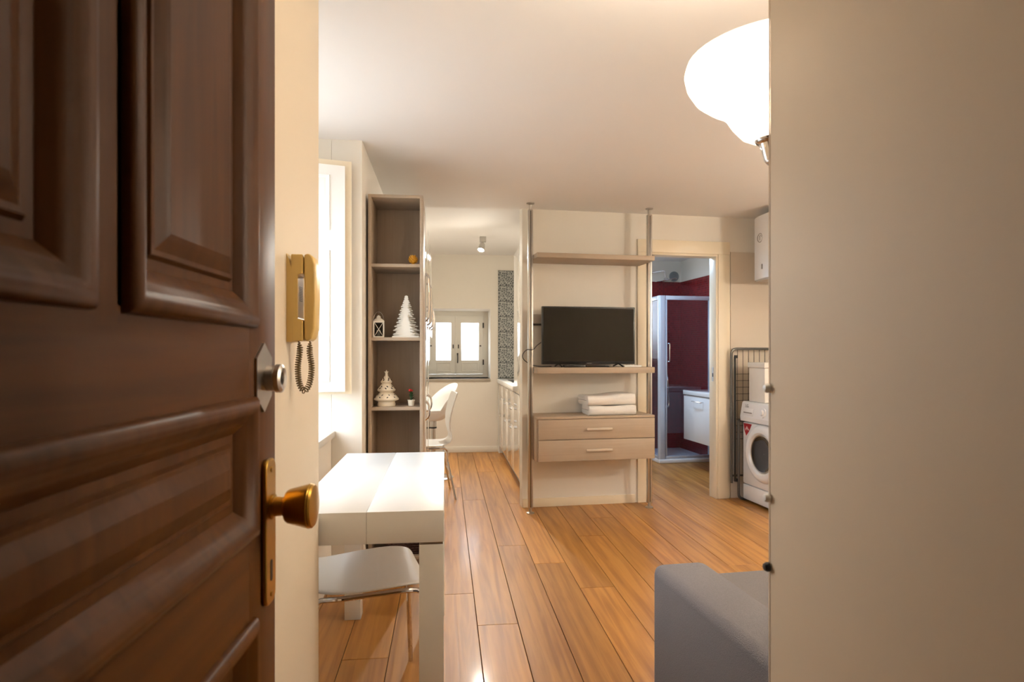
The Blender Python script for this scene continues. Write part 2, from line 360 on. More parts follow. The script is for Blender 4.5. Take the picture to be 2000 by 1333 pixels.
# window_2: kitchen window, two casements with low solid panels
w2 = sempty('window_2', (0.134, 8.03, 0), 0, 'small white two-leaf kitchen window')
hw = 0.385; ZB, ZT = 0.925, 1.735
boxes('window_frame', [(-0.418, -hw + 0.03, 0, 0.06, ZB - 0.02, WZ1), (hw - 0.03, 0.418, 0, 0.06, ZB - 0.02, WZ1), (-hw + 0.03, hw - 0.03, 0, 0.06, ZT - 0.03, WZ1), (-hw + 0.03, hw - 0.03, 0, 0.06, ZB - 0.02, ZB + 0.02)], TRIMW, w2)
for s in (-1, 1):
    xa, xb = (-hw + 0.032, -0.002) if s < 0 else (0.002, hw - 0.032)
    gx0, gx1 = (-0.255, -0.062) if s < 0 else (0.072, 0.297)
    leaf = boxes('sash', [(xa, gx0, -0.014, 0.03, ZB + 0.022, ZT - 0.032), (gx1, xb, -0.014, 0.03, ZB + 0.022, ZT - 0.032), (gx0, gx1, -0.014, 0.03, 1.612, ZT - 0.032), (gx0, gx1, -0.014, 0.03, ZB + 0.022, 1.125)], TRIMW, w2)
    box('pane', (gx0, gx1, 0.008, 0.012, 1.125, 1.612), GLASSW, leaf)
    bm = bmesh.new(); ring_moulding(bm, gx0 + 0.005, gx1 - 0.005, ZB + 0.05, 1.10, [(0, 0.014), (0.004, 0.018), (0.012, 0.016), (0.018, 0.0142)]); link('panel_moulding', bm, TRIMW, leaf)
    for zz in (1.10, 1.58):
        box('hinge', (s * (hw - 0.028) - 0.009, s * (hw - 0.028) + 0.009, -0.028, -0.010, zz - 0.034, zz + 0.034), STEELD, leaf)
    box('catch', (s * 0.034 - 0.007, s * 0.034 + 0.007, -0.024, -0.014, 1.28, 1.33), STEELD, leaf)
    box('catch', (s * 0.32 - 0.009, s * 0.32 + 0.009, -0.022, -0.014, 1.305, 1.322), STEELD, leaf)
box('meeting_stile', (-0.012, 0.012, -0.020, 0.034, ZB + 0.022, ZT - 0.032), TRIMW, w2, bev=0.003)
wh = box('window_handle', (0.014, 0.032, -0.034, -0.014, 1.19, 1.22), STEELD, w2, bev=0.003)
tube('lever', [(0.023, -0.030, 1.205), (0.025, -0.038, 1.15), (0.023, -0.034, 1.09)], 0.007, STEELD, wh, 8)
struct(box('sill_2', (WX0 + 0.002, WX1 - 0.002, 7.552, 8.028, 0.872, 0.905), STONE, bev=0.003), 'marble sill of the kitchen window')
# window_3: bathroom window
w3 = sempty('window_3', bp(1.50, -2.45), B_ANG, 'bathroom window')
boxes('window_frame', [(-0.32, -0.27, 0, 0.05, 1.1, 2.0), (0.27, 0.32, 0, 0.05, 1.1, 2.0), (-0.27, 0.27, 0, 0.05, 1.95, 2.0), (-0.27, 0.27, 0, 0.05, 1.1, 1.15), (-0.02, 0.02, 0, 0.05, 1.15, 1.95)], TRIMW, w3)
for xa, xb in ((-0.27, -0.02), (0.02, 0.27)): box('pane', (xa, xb, 0.02, 0.024, 1.15, 1.95), GLASSW, w3)
# window_1: deep side window, its open shutter leaf standing in front of the pier
w1 = sempty('window_1', (-1.0, 2.73, 0), 0, 'side window with open white shutter')
boxes('window_frame', [(-0.03, 0.03, -0.63, -0.55, 0.805, 2.34), (-0.03, 0.03, 0.55, 0.63, 0.805, 2.34), (-0.03, 0.03, -0.55, 0.55, 2.22, 2.34), (-0.03, 0.03, -0.55, 0.55, 0.805, 0.86)], TRIMW, w1)
box('pane', (-0.004, 0.0, -0.55, 0.55, 0.86, 2.22), GLASSW, w1)
def shutter(name, a, b, z0, z1, th, m, rails):
    a = Vector((*a, 0)); b = Vector((*b, 0)); L_ = (b - a).length; ang = math.atan2(b.y - a.y, b.x - a.x)
    bm = bmesh.new(); st = 0.075
    add_box(bm, 0, L_, 0.006, th, z0, z1)
    zs = [z0] + rails + [z1]
    add_box(bm, 0, st, 0, 0.0062, z0, z1); add_box(bm, L_ - st, L_, 0, 0.0062, z0, z1)
    for z in zs:
        h = 0.05
        add_box(bm, st, L_ - st, 0, 0.0062, max(z0, z - h), min(z1, z + h))
    o = link(name, bm, m, w1); o.location = (a.x - w1.location.x, a.y - w1.location.y, 0); o.rotation_euler = (0, 0, ang)
    for z_a, z_b in zip(zs, zs[1:]):
        bm = bmesh.new(); q = 0.05
        ring_moulding(bm, st, L_ - st, z_a + q, z_b - q, [(0, 0), (0.004, 0.006), (0.012, 0.003), (0.02, -0.005)])
        link('moulding', bm, m, o)
    return o
shutter('shutter', (-0.945, 3.145), (-0.518, 3.262), 1.02, 2.19, 0.03, LACQ, [1.80])
shutter('shutter', (-0.945, 3.185), (-0.490, 3.300), 1.005, 2.225, 0.03, CREAMTRIM, [1.80])

# ------------------------------------------------------------------ entrance door (door_1), open against the wall
dl = sempty('door_1', (-0.281, 1.056, 0), 0, 'dark walnut panelled entrance door standing open')
A_D = math.radians(2.5)
# local x runs from the leading edge towards the hinge, local -y faces the passage
dl.rotation_euler = (0, 0, -pi / 2 - A_D)
LWD, LH = 0.935, 2.12
# local -y of this frame points to -x world; mirror so that the face looks to +x : use +y as the face
def dbox(name, x0, x1, y0, y1, z0, z1, m, parent=dl, bev=0.0):
    return box(name, (x0, x1, y0, y1, z0, z1), m, parent, bev)
core = dbox('core', 0.0, LWD, -0.045, -0.012, 0.008, LH, DOORW)
STW = 0.118
for x0, x1 in ((0, STW), (LWD - STW, LWD)): dbox('stile', x0, x1, -0.0125, 0, 0.008, LH, DOORW, bev=0.0015)
dbox('stile', 0.455, 0.487, -0.0125, 0, 1.245, LH - 0.1, DOORW)
for z0, z1 in ((1.148, 1.264), (0.818, 0.952), (0.008, 0.137), (LH - 0.127, LH)): dbox('rail', STW, LWD - STW, -0.0125, 0, z0, z1, DOORWH)
def door_panel(x0, x1, z0, z1):
    bm = bmesh.new()
    prof = [(0, 0.0), (0.001, 0.006), (0.006, 0.011), (0.013, 0.0135), (0.020, 0.012), (0.026, 0.007), (0.032, 0.003), (0.040, -0.003), (0.050, -0.0115)]
    ring_moulding(bm, x0, x1, z0, z1, [(a, -d) for a, d in prof])
    mo = link_auto('moulding', bm, DOORW, dl, ang=50)
    bm = bmesh.new()
    i = 0.062
    ring_moulding(bm, x0 + i, x1 - i, z0 + i, z1 - i, [(0, 0.0118), (0.004, 0.0065), (0.010, 0.0068), (0.024, 0.001), (0.030, -0.001)])
    q = i + 0.030
    vs = [bm.verts.new(p) for p in ((x0 + q, 0.001, z0 + q), (x1 - q, 0.001, z0 + q), (x1 - q, 0.001, z1 - q), (x0 + q, 0.001, z1 - q))]; bm.faces.new(vs)
    link('panel', bm, DOORW, dl)
door_panel(0.10, 0.447, 1.257, LH - 0.12); door_panel(0.495, LWD - 0.10, 1.257, LH - 0.12)
door_panel(0.10, LWD - 0.10, 0.945, 1.155); door_panel(0.10, LWD - 0.10, 0.13, 0.825)
# edge plate, cylinder lock and knob
dbox('lock_faceplate', -0.004, 0.0005, -0.036, -0.008, 1.14, 1.30, STEELD)
dbox('latch_bolt', -0.012, -0.003, -0.030, -0.014, 1.17, 1.24, STEELD)
lk = prism('lock_plate', [(0.063 - 0.034, 1.152), (0.063, 1.128), (0.063 + 0.034, 1.152), (0.063 + 0.034, 1.212), (0.063, 1.236), (0.063 - 0.034, 1.212)], 0.0, 0.004, ALU, dl)
bm = bmesh.new(); add_lathe(bm, [(0.020, 0), (0.020, 0.012), (0.0225, 0.014), (0.0225, 0.022), (0.017, 0.025), (0.010, 0.023), (0.009, 0.018)], 28)
link_auto('lock_cylinder', bm, ALU, lk, loc=(0.050, 0.004, 1.180), rot=(-pi / 2, 0, 0))
bm = bmesh.new(); add_lathe(bm, [(0.0088, 0.0), (0.0088, 0.002)], 20); link('keyhole', bm, BLACKP, lk, loc=(0.050, 0.0215, 1.180), rot=(-pi / 2, 0, 0))
def rounded_rect(x0, x1, z0, z1, r, n=6):
    out = []
    for cx_, cz_, a0 in ((x1 - r, z0 + r, -pi / 2), (x1 - r, z1 - r, 0), (x0 + r, z1 - r, pi / 2), (x0 + r, z0 + r, pi)):
        for k in range(n + 1): out.append((cx_ + r * math.cos(a0 + pi / 2 * k / n), cz_ + r * math.sin(a0 + pi / 2 * k / n)))
    return out
bm = bmesh.new(); add_prism(bm, rounded_rect(0.020, 0.068, 0.822, 1.052, 0.016), 0.0, 0.008)
pl = link('handle_plate', bm, BRASS, dl)
bv = pl.modifiers.new('b', 'BEVEL'); bv.width = 0.003; bv.segments = 2; bv.limit_method = 'ANGLE'
for zz in (1.035, 0.838):
    bm = bmesh.new(); add_lathe(bm, [(0.0045, 0), (0.004, 0.0015)], 12); link('screw', bm, BRASS, pl, loc=(0.044, 0.008, zz), rot=(-pi / 2, 0, 0))
kn = bmesh.new()
add_lathe(kn, [(0.020, 0), (0.020, 0.003), (0.0155, 0.005), (0.0145, 0.018), (0.017, 0.020), (0.024, 0.023), (0.027, 0.027), (0.0345, 0.056), (0.0355, 0.058), (0.0355, 0.060), (0.0342, 0.0615), (0.0352, 0.063), (0.0325, 0.066), (0.018, 0.0685), (0.001, 0.069)], 40)
link_auto('door_knob', kn, BRASS, dl, ang=30, loc=(0.040, 0.008, 0.975), rot=(-pi / 2, 0, 0))
ky = prism('keyhole_slot', rounded_rect(0.039, 0.049, 0.858, 0.892, 0.0049), 0.0078, 0.0086, BLACKP, pl)

# fittings on the reveal edge opposite
tr = sempty('trim_1', (0.55, 0.996, 0), 0, 'metal edge strip of the entrance reveal')
box('edge_strip', (-0.0008, 0.0, -0.003, 0.0008, 0.02, 2.2), mat('reveal_paint', (214, 192, 162), 0.6), tr)
for zz, m_ in ((1.16, ENAMEL), (0.973, ENAMEL), (0.855, BLACKP)):
    bm = bmesh.new(); add_lathe(bm, [(0.008, 0), (0.008, 0.004), (0.0055, 0.0085), (0.0005, 0.0095)], 16)
    link_auto('bumper', bm, m_, tr, loc=(-0.0015, -0.001, zz), rot=(0, -pi / 2, 0))

# ------------------------------------------------------------------ intercom on the wall end
ic = thing('intercom', 'yellowed plastic intercom handset hanging on the cream wall', 'intercom', (-0.365, 1.50, 1.246), 0)
# local: x out of the wall, y along the wall
bm = bmesh.new(); add_prism(bm, [(0, 0.0), (0.012, 0.0), (0.014, 0.03), (0.012, 0.17), (0, 0.205)], -0.035, 0.035, 'XZ'); link('back_plate', bm, YELLOWP, ic)
cr = bmesh.new()
add_prism(cr, [(0.010, 0.002), (0.036, 0.002), (0.036, 0.05), (0.025, 0.054), (0.025, 0.155), (0.036, 0.159), (0.036, 0.203), (0.010, 0.203)], -0.034, 0.034, 'XZ')
cra = link('cradle', cr, YELLOWP, ic); _b = cra.modifiers.new('b', 'BEVEL'); _b.width = 0.002; _b.segments = 2; _b.limit_method = 'ANGLE'
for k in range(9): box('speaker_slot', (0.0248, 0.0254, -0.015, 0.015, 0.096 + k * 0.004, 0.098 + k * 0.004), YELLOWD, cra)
hs_ = bmesh.new()
add_prism(hs_, [(0.038, 0.006), (0.046, 0.0), (0.055, 0.008), (0.062, 0.03), (0.064, 0.10), (0.063, 0.18), (0.058, 0.198), (0.050, 0.206), (0.038, 0.204)], -0.03, 0.03, 'XZ')
ho = link('handset', hs_, YELLOWP, ic); _b = ho.modifiers.new('b', 'BEVEL'); _b.width = 0.006; _b.segments = 3; _b.limit_method = 'ANGLE'; _b.angle_limit = math.radians(50)
for p in ho.data.polygons: p.use_smooth = True
# coiled cord hanging in a U
base = [Vector((0.020, 0.0, 0.004)), Vector((0.022, 0.002, -0.02)), Vector((0.017, 0.004, -0.06)), Vector((0.020, 0.006, -0.098)), Vector((0.031, 0.008, -0.116)), Vector((0.043, 0.008, -0.098)), Vector((0.048, 0.007, -0.06)), Vector((0.044, 0.005, -0.024)), Vector((0.046, 0.0, 0.004))]
def catmull(P, m_=12):
    out = []
    for i in range(len(P) - 1):
        p0, p1, p2, p3 = P[max(i - 1, 0)], P[i], P[i + 1], P[min(i + 2, len(P) - 1)]
        for s in range(m_):
            t = s / m_
            out.append(0.5 * ((2 * p1) + (-p0 + p2) * t + (2 * p0 - 5 * p1 + 4 * p2 - p3) * t * t + (-p0 + 3 * p1 - 3 * p2 + p3) * t ** 3))
    out.append(P[-1]); return out
path = catmull(base, 14)
coil = []; turns = 46; NP = turns * 9
cum = [0]
for a, b_ in zip(path, path[1:]): cum.append(cum[-1] + (b_ - a).length)
def at_len(s):
    for i in range(len(cum) - 1):
        if cum[i + 1] >= s:
            t = (s - cum[i]) / max(cum[i + 1] - cum[i], 1e-9); return path[i].lerp(path[i + 1], t), (path[i + 1] - path[i]).normalized()
    return path[-1], (path[-1] - path[-2]).normalized()
for k in range(NP + 1):
    f_ = k / NP; p, d = at_len(f_ * cum[-1]); s = Vector((0, 1, 0)); u_ = d.cross(s).normalized()
    rr_ = 0.0062 * min(1, f_ / 0.07, (1 - f_) / 0.07)
    coil.append(p + (s * math.cos(2 * pi * turns * f_) + u_ * math.sin(2 * pi * turns * f_)) * rr_)
tube('coiled_cord', coil, 0.0016, CORD, ic, 5)

# ------------------------------------------------------------------ wall sconce over the sofa
WARM = (1.0, 0.93, 0.81)
SHADE = mat('glowing_opal_glass', (255, 244, 228), 0.35, emit=((1.0, 0.86, 0.66), 2.0))
_nt = SHADE.node_tree; _mx = _nt.nodes.new('ShaderNodeMixShader'); _tr = _nt.nodes.new('ShaderNodeBsdfTransparent'); _mx.inputs[0].default_value = 0.5
_nt.links.new(_nt.nodes['Principled BSDF'].outputs[0], _mx.inputs[1]); _nt.links.new(_tr.outputs[0], _mx.inputs[2]); _nt.links.new(_mx.outputs[0], _nt.nodes['Material Output'].inputs[0])
def sconce(label, loc, rz, watts):
    sc_ = thing('wall_sconce', label, 'wall lamp', loc, rz, 'glass wall sconces')
    prof = [(0.036, 0.070), (0.048, 0.074), (0.066, 0.084), (0.084, 0.105), (0.098, 0.128), (0.116, 0.145), (0.140, 0.158), (0.163, 0.176), (0.178, 0.200), (0.183, 0.222), (0.178, 0.240)]
    inner = [(r - 0.005, z + 0.003) for r, z in prof[::-1]]
    lathe('lamp_shade', prof + inner, SHADE, sc_, 48, cap=False, ang=80)
    lathe('lamp_holder', [(0.006, 0.018), (0.013, 0.020), (0.020, 0.028), (0.029, 0.062), (0.036, 0.066), (0.041, 0.074), (0.041, 0.090), (0.036, 0.093), (0.02, 0.093)], CHROME, sc_, 28)
    tube('lamp_arm', fillet([(0, 0, 0.0), (0, 0, -0.05), (0, -0.20, -0.05), (0, -0.215, -0.05)], 0.04), 0.008, CHROME, sc_, 12)
    bm = bmesh.new(); add_lathe(bm, [(0.045, 0), (0.045, 0.012), (0.03, 0.02), (0.01, 0.022)], 28); link_auto('wall_plate', bm, CHROME, sc_, loc=(0, -0.235, -0.05), rot=(-pi / 2, 0, 0))
    lathe('bulb', [(0.004, 0.08), (0.014, 0.09), (0.028, 0.13), (0.030, 0.15), (0.022, 0.172), (0.004, 0.182)], mat('lit_bulb', (255, 240, 220), 0.4, emit=((1.0, 0.75, 0.45), 12)), sc_, 16)
    l = bpy.data.lights.new('sconce_light', 'POINT'); l.energy = watts; l.color = WARM; l.shadow_soft_size = 0.045
    lo = bpy.data.objects.new('sconce_light', l); COL.objects.link(lo); lo.parent = sc_; lo.location = (0, 0, 0.135)
sconce('glowing bell-shaped frosted glass sconce above the sofa', (0.691, 1.232, 1.60), 0, 17)
sconce('second glass sconce on the wall opposite the side window', bp(2.385, 2.55, 1.60), B_ANG + pi / 2, 275)

# ------------------------------------------------------------------ white console table
tb = thing('console_table', 'white lacquered extending table below the side window', 'table', (-0.232, 2.394, 0))
TY0, TY1, TX0, TX1 = -0.546, 0.546, -0.226, 0.227
for x0, x1 in ((TX0, -0.0003), (0.0003, TX1)):
    box('table_leaf', (x0, x1, TY0, TY1, 0.655, 0.75), LACQ, tb, bev=0.0015)
for x0 in (TX0, TX1 - 0.073):
    for y0 in (TY0, TY1 - 0.073):
        lg = box('leg', (x0, x0 + 0.073, y0, y0 + 0.073, 0, 0.648), LACQ, tb, bev=0.0015)
        box('leg_bracket', (x0 + 0.002, x0 + 0.071, y0 + 0.002, y0 + 0.071, 0.648, 0.655), ALU, lg)

# ------------------------------------------------------------------ chairs: white moulded shell on chrome tube legs
def chair_shell():
    # side profile (x forward, z up), front lip -> seat -> back, with half width at each station
    st = [(0.205, 0.412, 0.165), (0.215, 0.432, 0.185), (0.200, 0.450, 0.200), (0.14, 0.457, 0.212), (0.05, 0.452, 0.215), (-0.06, 0.445, 0.205), (-0.14, 0.447, 0.180), (-0.185, 0.462, 0.150), (-0.205, 0.495, 0.128), (-0.205, 0.54, 0.125), (-0.196, 0.60, 0.150), (-0.198, 0.67, 0.185), (-0.212, 0.74, 0.205), (-0.232, 0.81, 0.208), (-0.252, 0.865, 0.195), (-0.258, 0.882, 0.180)]
    bm = bmesh.new(); rows = []; n = 12
    for i, (x, z, w) in enumerate(st):
        a = st[max(i - 1, 0)]; c = st[min(i + 1, len(st) - 1)]; d = Vector((c[0] - a[0], 0, c[1] - a[1])).normalized(); nr = Vector((d.z, 0, -d.x))
        row = []
        for k in range(n + 1):
            q = -1 + 2 * k / n; edge = abs(q) ** 3
            cup = 0.020 * q * q * (1 if i > 9 else 0.4)
            p = Vector((x, q * w, z)) + (nr * cup if i > 8 else Vector((0, 0, cup * 0.6)))
            row.append(bm.verts.new(p))
        rows.append(row)
    for A, Bq in zip(rows, rows[1:]):
        for k in range(n): bm.faces.new((A[k], A[k + 1], Bq[k + 1], Bq[k]))
    return bm
def make_chair():
    r = thing('dining_chair', 'chair', 'chair', group='white shell chairs')
    sh = link('shell', chair_shell(), ENAMEL, r, smooth=True)
    so = sh.modifiers.new('s', 'SOLIDIFY'); so.thickness = 0.012; so.offset = 0
    su = sh.modifiers.new('u', 'SUBSURF'); su.levels = 2; su.render_levels = 2
    for s in (-1, 1):
        tube('seat_rail', fillet([(0.200, s * 0.178, 0.30), (0.195, s * 0.182, 0.420), (0.15, s * 0.194, 0.436), (-0.08, s * 0.186, 0.430), (-0.155, s * 0.160, 0.425), (-0.165, s * 0.155, 0.30)], 0.03), 0.009, CHROME, r)
        tube('leg', [(0.200, s * 0.178, 0.31), (0.215, s * 0.205, 0.0)], 0.009, CHROME, r)
        tube('leg', [(-0.165, s * 0.155, 0.31), (-0.225, s * 0.205, 0.0)], 0.009, CHROME, r)
    tube('stretcher', [(-0.185, -0.170, 0.22), (-0.185, 0.170, 0.22)], 0.006, CHROME, r)
    return r
ch = make_chair()
ch['label'] = 'white shell chair tucked under the white table'
ch.location = (-0.300, 2.215, 0); ch.rotation_euler = (0, 0, math.radians(13))
ch2 = copy_tree(ch); ch2['label'] = 'white shell chair on chrome legs in the kitchen passage'
ch2.location = (-0.16, 5.30, 0); ch2.rotation_euler = (0, 0, math.radians(186))

# bar stool with a scooped shell
bs = thing('bar_stool', 'white scooped bar stool on a grey column beside the cabinets', 'stool', (-0.12, 6.05, 0), math.radians(200))
bm = bmesh.new(); n = 28; rows = []
# flared bowl whose rim rises towards the back (local -x)
for i, (r, z) in enumerate([(0.03, 0.56), (0.09, 0.565), (0.14, 0.59), (0.165, 0.64), (0.185, 0.70), (0.215, 0.76)]):
    row = []
    for k in range(n):
        a = 2 * pi * k / n; back = max(0.0, -math.cos(a)) ** 0.8; fr = i / 5.0
        zz = 0.56 + (z - 0.56) * (0.55 + 1.25 * back) * 1.0
        rr = r * (1 + 0.12 * fr * back)
        row.append(bm.verts.new((rr * math.cos(a), rr * math.sin(a) * 1.05, zz)))
    rows.append(row)
for A, Bq in zip(rows, rows[1:]):
    for k in range(n): bm.faces.new((A[k], A[(k + 1) % n], Bq[(k + 1) % n], Bq[k]))
bm.faces.new(rows[0])
o = link('stool_shell', bm, ENAMEL, bs, smooth=True); so = o.modifiers.new('s', 'SOLIDIFY'); so.thickness = 0.012; so.offset = 1
lathe('column', [(0.034, 0.50), (0.034, 0.556)], ALU, bs, 20)
lathe('column_collar', [(0.036, 0.485), (0.036, 0.50)], BLACKP, bs, 20)
lathe('column', [(0.025, 0.02), (0.025, 0.49)], ALU, bs, 20)
lathe('foot_plate', [(0.20, 0.0), (0.20, 0.008), (0.18, 0.016), (0.05, 0.024), (0.03, 0.03)], CHROME, bs, 36)

# ------------------------------------------------------------------ bookcase and things on its shelves
bk = thing('bookcase', 'tall narrow taupe open bookcase between pier and cabinets', 'bookcase', (-0.278, 3.50, 0))
bw = 0.152; BH = 2.11
for x0, x1 in ((-bw, -bw + 0.018), (bw - 0.018, bw)): box('side_panel', (x0, x1, 0, 0.32, 0, BH), TAUPE, bk, bev=0.001)
box('top_panel', (-bw + 0.018, bw - 0.018, 0.0, 0.32, BH - 0.018, BH), TAUPE, bk, bev=0.001)
box('back_panel', (-bw + 0.018, bw - 0.018, 0.30, 0.312, 0.06, BH - 0.018), TAUPE_D, bk)
SH = [1.722, 1.308, 0.915, 0.50, 0.075]
for z in SH: box('shelf', (-bw + 0.018, bw - 0.018, 0.004, 0.30, z - 0.018, z), TAUPE, bk, bev=0.001)
box('plinth', (-bw + 0.018, bw - 0.018, 0.03, 0.045, 0, 0.057), TAUPE, bk)

# yellow ceramic pine cone
pc = thing('pine_cone_ornament', 'small yellow ceramic pine cone on the top shelf', 'ornament', (-0.186, 3.60, 1.722))
lathe('foot', [(0.014, 0), (0.015, 0.003), (0.007, 0.009), (0.006, 0.014), (0.012, 0.018)], GOLD, pc, 18)
lathe('core', [(0.008, 0.016), (0.019, 0.026), (0.022, 0.036), (0.017, 0.05), (0.004, 0.064)], GOLD, pc, 18)
bm = bmesh.new()
add_prism(bm, [(-0.007, 0.0), (0.007, 0.0), (0.006, 0.008), (0.0, 0.014), (-0.006, 0.008)], -0.002, 0.002); me_sc = bpy.data.meshes.new('scale'); bm.to_mesh(me_sc); bm.free(); me_sc.materials.append(GOLD)
for j, (r, z, cnt) in enumerate([(0.019, 0.022, 8), (0.022, 0.032, 8), (0.018, 0.043, 7), (0.011, 0.052, 5)]):
    for k in range(cnt):
        a = 2 * pi * (k + 0.5 * (j % 2)) / cnt; o = bpy.data.objects.new('scale', me_sc); COL.objects.link(o); o.parent = pc
        o.location = (r * math.cos(a), r * math.sin(a), z); o.rotation_euler = (math.radians(22), 0, a + pi / 2)

# white lantern
ln = thing('lantern', 'small white metal lantern with glass and loop handle', 'lantern', (-0.381, 3.585, 1.308), 0.12)
h = 0.031
lf = boxes('lantern_frame', [(-h, h, -h, h, 0, 0.008), (-h, h, -h, h, 0.086, 0.094)] + [(sx * h - (0.007 if sx > 0 else 0), sx * h + (0.007 if sx < 0 else 0), sy * h - (0.007 if sy > 0 else 0), sy * h + (0.007 if sy < 0 else 0), 0.008, 0.086) for sx in (-1, 1) for sy in (-1, 1)], WHITEWOOD, ln)
PANEG = glass('lantern_glass', (0.75, 0.78, 0.80), 0.05, 0.2)
for q in range(4):
    pn = box('pane', (-0.024, 0.024, -0.0285, -0.0275, 0.008, 0.086), PANEG, ln); pn.rotation_euler = (0, 0, q * pi / 2)
    for s in (-1, 1): tube('cross_bar', [(s * 0.024, -0.030, 0.008), (-s * 0.024, -0.030, 0.086)], 0.0012, WHITEWOOD, pn, 6)
lathe('lantern_roof', [(0.034, 0.094), (0.020, 0.108), (0.012, 0.112), (0.012, 0.120), (0.004, 0.128)], WHITEWOOD, ln, 4 * 6)
tube('handle', [(-0.030 * math.cos(a) if True else 0, 0, 0.090 + 0.058 * math.sin(a)) for a in [pi * k / 18 for k in range(19)]], 0.0015, ALU, ln, 6)
lathe('candle', [(0.012, 0.008), (0.012, 0.045), (0.002, 0.046)], CERAMIC, ln, 16)

# layered white wooden christmas tree
ct = thing('wooden_tree_ornament', 'white layered wooden fir tree ornament with jagged branches', 'ornament', (-0.226, 3.585, 1.308))
def fir(hw_, H_, tiers, seed):
    rnd = random.Random(seed); R_ = []
    for i in range(tiers):
        t = i / tiers; w = hw_ * (1 - t) ** 0.9 * rnd.uniform(0.94, 1.06) + 0.003; dz = (H_ - 0.016) / tiers; z0 = 0.018 + (H_ - 0.016) * t
        R_ += [(w * 0.58, z0), (w * 1.0, z0 - dz * 0.05), (w * 1.06, z0 + dz * 0.14), (w * 0.93, z0 + dz * 0.30), (w * 0.60, z0 + dz * 0.46), (w * 0.84, z0 + dz * 0.52), (w * 0.82, z0 + dz * 0.68), (w * 0.50, z0 + dz * 0.84)]
    R_.append((0.0, H_))
    return [(-hw_ * 0.98, 0.0), (hw_ * 0.98, 0.0), (hw_ * 0.98, 0.014), (hw_ * 0.6, 0.016)] + R_ + [(-x, z) for x, z in R_[::-1][1:]] + [(-hw_ * 0.6, 0.016), (-hw_ * 0.98, 0.014)]
for y, s, sd in ((0.028, 1.0, 1), (0.0, 0.80, 2), (-0.028, 0.55, 3)):
    prism('tree_layer', fir(0.074 * (0.30 + 0.70 * s), 0.246 * s, 10 if s > 0.9 else 7, sd), y - 0.004, y + 0.004, WHITEWOOD, ct)
box('tree_base', (-0.076, 0.076, -0.036, 0.036, 0, 0.010), WHITEWOOD, ct, bev=0.002)

# cream ceramic pierced tree
cm = thing('ceramic_tree_ornament', 'cream ceramic christmas tree with pierced leaf holes and star', 'ornament', (-0.338, 3.60, 0.915))
TP = [(0.050, 0.0), (0.052, 0.012), (0.047, 0.026), (0.050, 0.028), (0.070, 0.036), (0.0715, 0.042), (0.062, 0.055), (0.040, 0.076), (0.036, 0.080), (0.046, 0.084), (0.0525, 0.092), (0.047, 0.102), (0.028, 0.125), (0.024, 0.129), (0.030, 0.133), (0.0325, 0.139), (0.027, 0.148), (0.012, 0.170), (0.008, 0.176), (0.007, 0.186)]
lathe('tree_body', TP, CERAMIC, cm, 40)
star = []
for k in range(10):
    a = pi / 2 + k * pi / 5; r = 0.0145 if k % 2 == 0 else 0.006; star.append((r * math.cos(a), 0.193 + r * math.sin(a)))
prism('star', star, -0.004, 0.004, CERAMIC, cm)
bm = bmesh.new(); bmesh.ops.create_uvsphere(bm, u_segments=10, v_segments=6, radius=1.0); me_h = bpy.data.meshes.new('leaf_hole'); bm.to_mesh(me_h); bm.free(); me_h.materials.append(DARKHOLE)
for (r, z, cnt, off) in ((0.0635, 0.052, 9, 0), (0.051, 0.064, 8, 0.5), (0.0465, 0.103, 8, 0), (0.038, 0.113, 7, 0.5), (0.0265, 0.150, 6, 0), (0.0195, 0.158, 4, 0.5)):
    for k in range(cnt):
        a = 2 * pi * (k + off) / cnt; o = bpy.data.objects.new('leaf_hole', me_h); COL.objects.link(o); o.parent = cm
        o.location = (r * math.cos(a), r * math.sin(a), z); o.scale = (0.0026, 0.0032, 0.0062); o.rotation_euler = (random.choice((-1, 1)) * 0.8, -0.6, a)

# little flowerpot
fp = thing('flowerpot', 'tiny white pot with a red flowering plant', 'plant', (-0.197, 3.60, 0.915))
lathe('pot', [(0.016, 0), (0.0195, 0.028), (0.0215, 0.029), (0.0215, 0.034), (0.019, 0.034), (0.018, 0.028), (0.002, 0.027)], CERAMIC, fp, 24)
rnd = random.Random(3)
bm = bmesh.new(); add_prism(bm, [(0, 0), (0.005, 0.009), (0.004, 0.018), (0, 0.026), (-0.004, 0.018), (-0.005, 0.009)], -0.0006, 0.0006); me_l = bpy.data.meshes.new('leaf'); bm.to_mesh(me_l); bm.free(); me_l.materials.append(LEAF)
for k in range(34):
    a = rnd.uniform(0, 2 * pi); o = bpy.data.objects.new('leaf', me_l); COL.objects.link(o); o.parent = fp
    rr = rnd.uniform(0.0, 0.010); o.location = (rr * math.cos(a), rr * math.sin(a), rnd.uniform(0.034, 0.064)); o.rotation_euler = (rnd.uniform(0.3, 1.1), 0, a - pi / 2)
for k in range(6):
    x, y = rnd.uniform(-0.010, 0.010), rnd.uniform(-0.010, 0.006); tube('stem', [(x * 0.3, y * 0.3, 0.028), (x, y, 0.082)], 0.0009, LEAF, fp, 5)
    bm = bmesh.new()
    for q in range(6):
        a = 2 * pi * q / 6; bmesh.ops.create_uvsphere(bm, u_segments=8, v_segments=5, radius=0.0048, matrix=Matrix.Translation((0.004 * math.cos(a), 0.004 * math.sin(a), 0)))
    link('blossom', bm, REDP, fp, smooth=True, loc=(x, y, 0.084 + rnd.uniform(0, 0.012)))

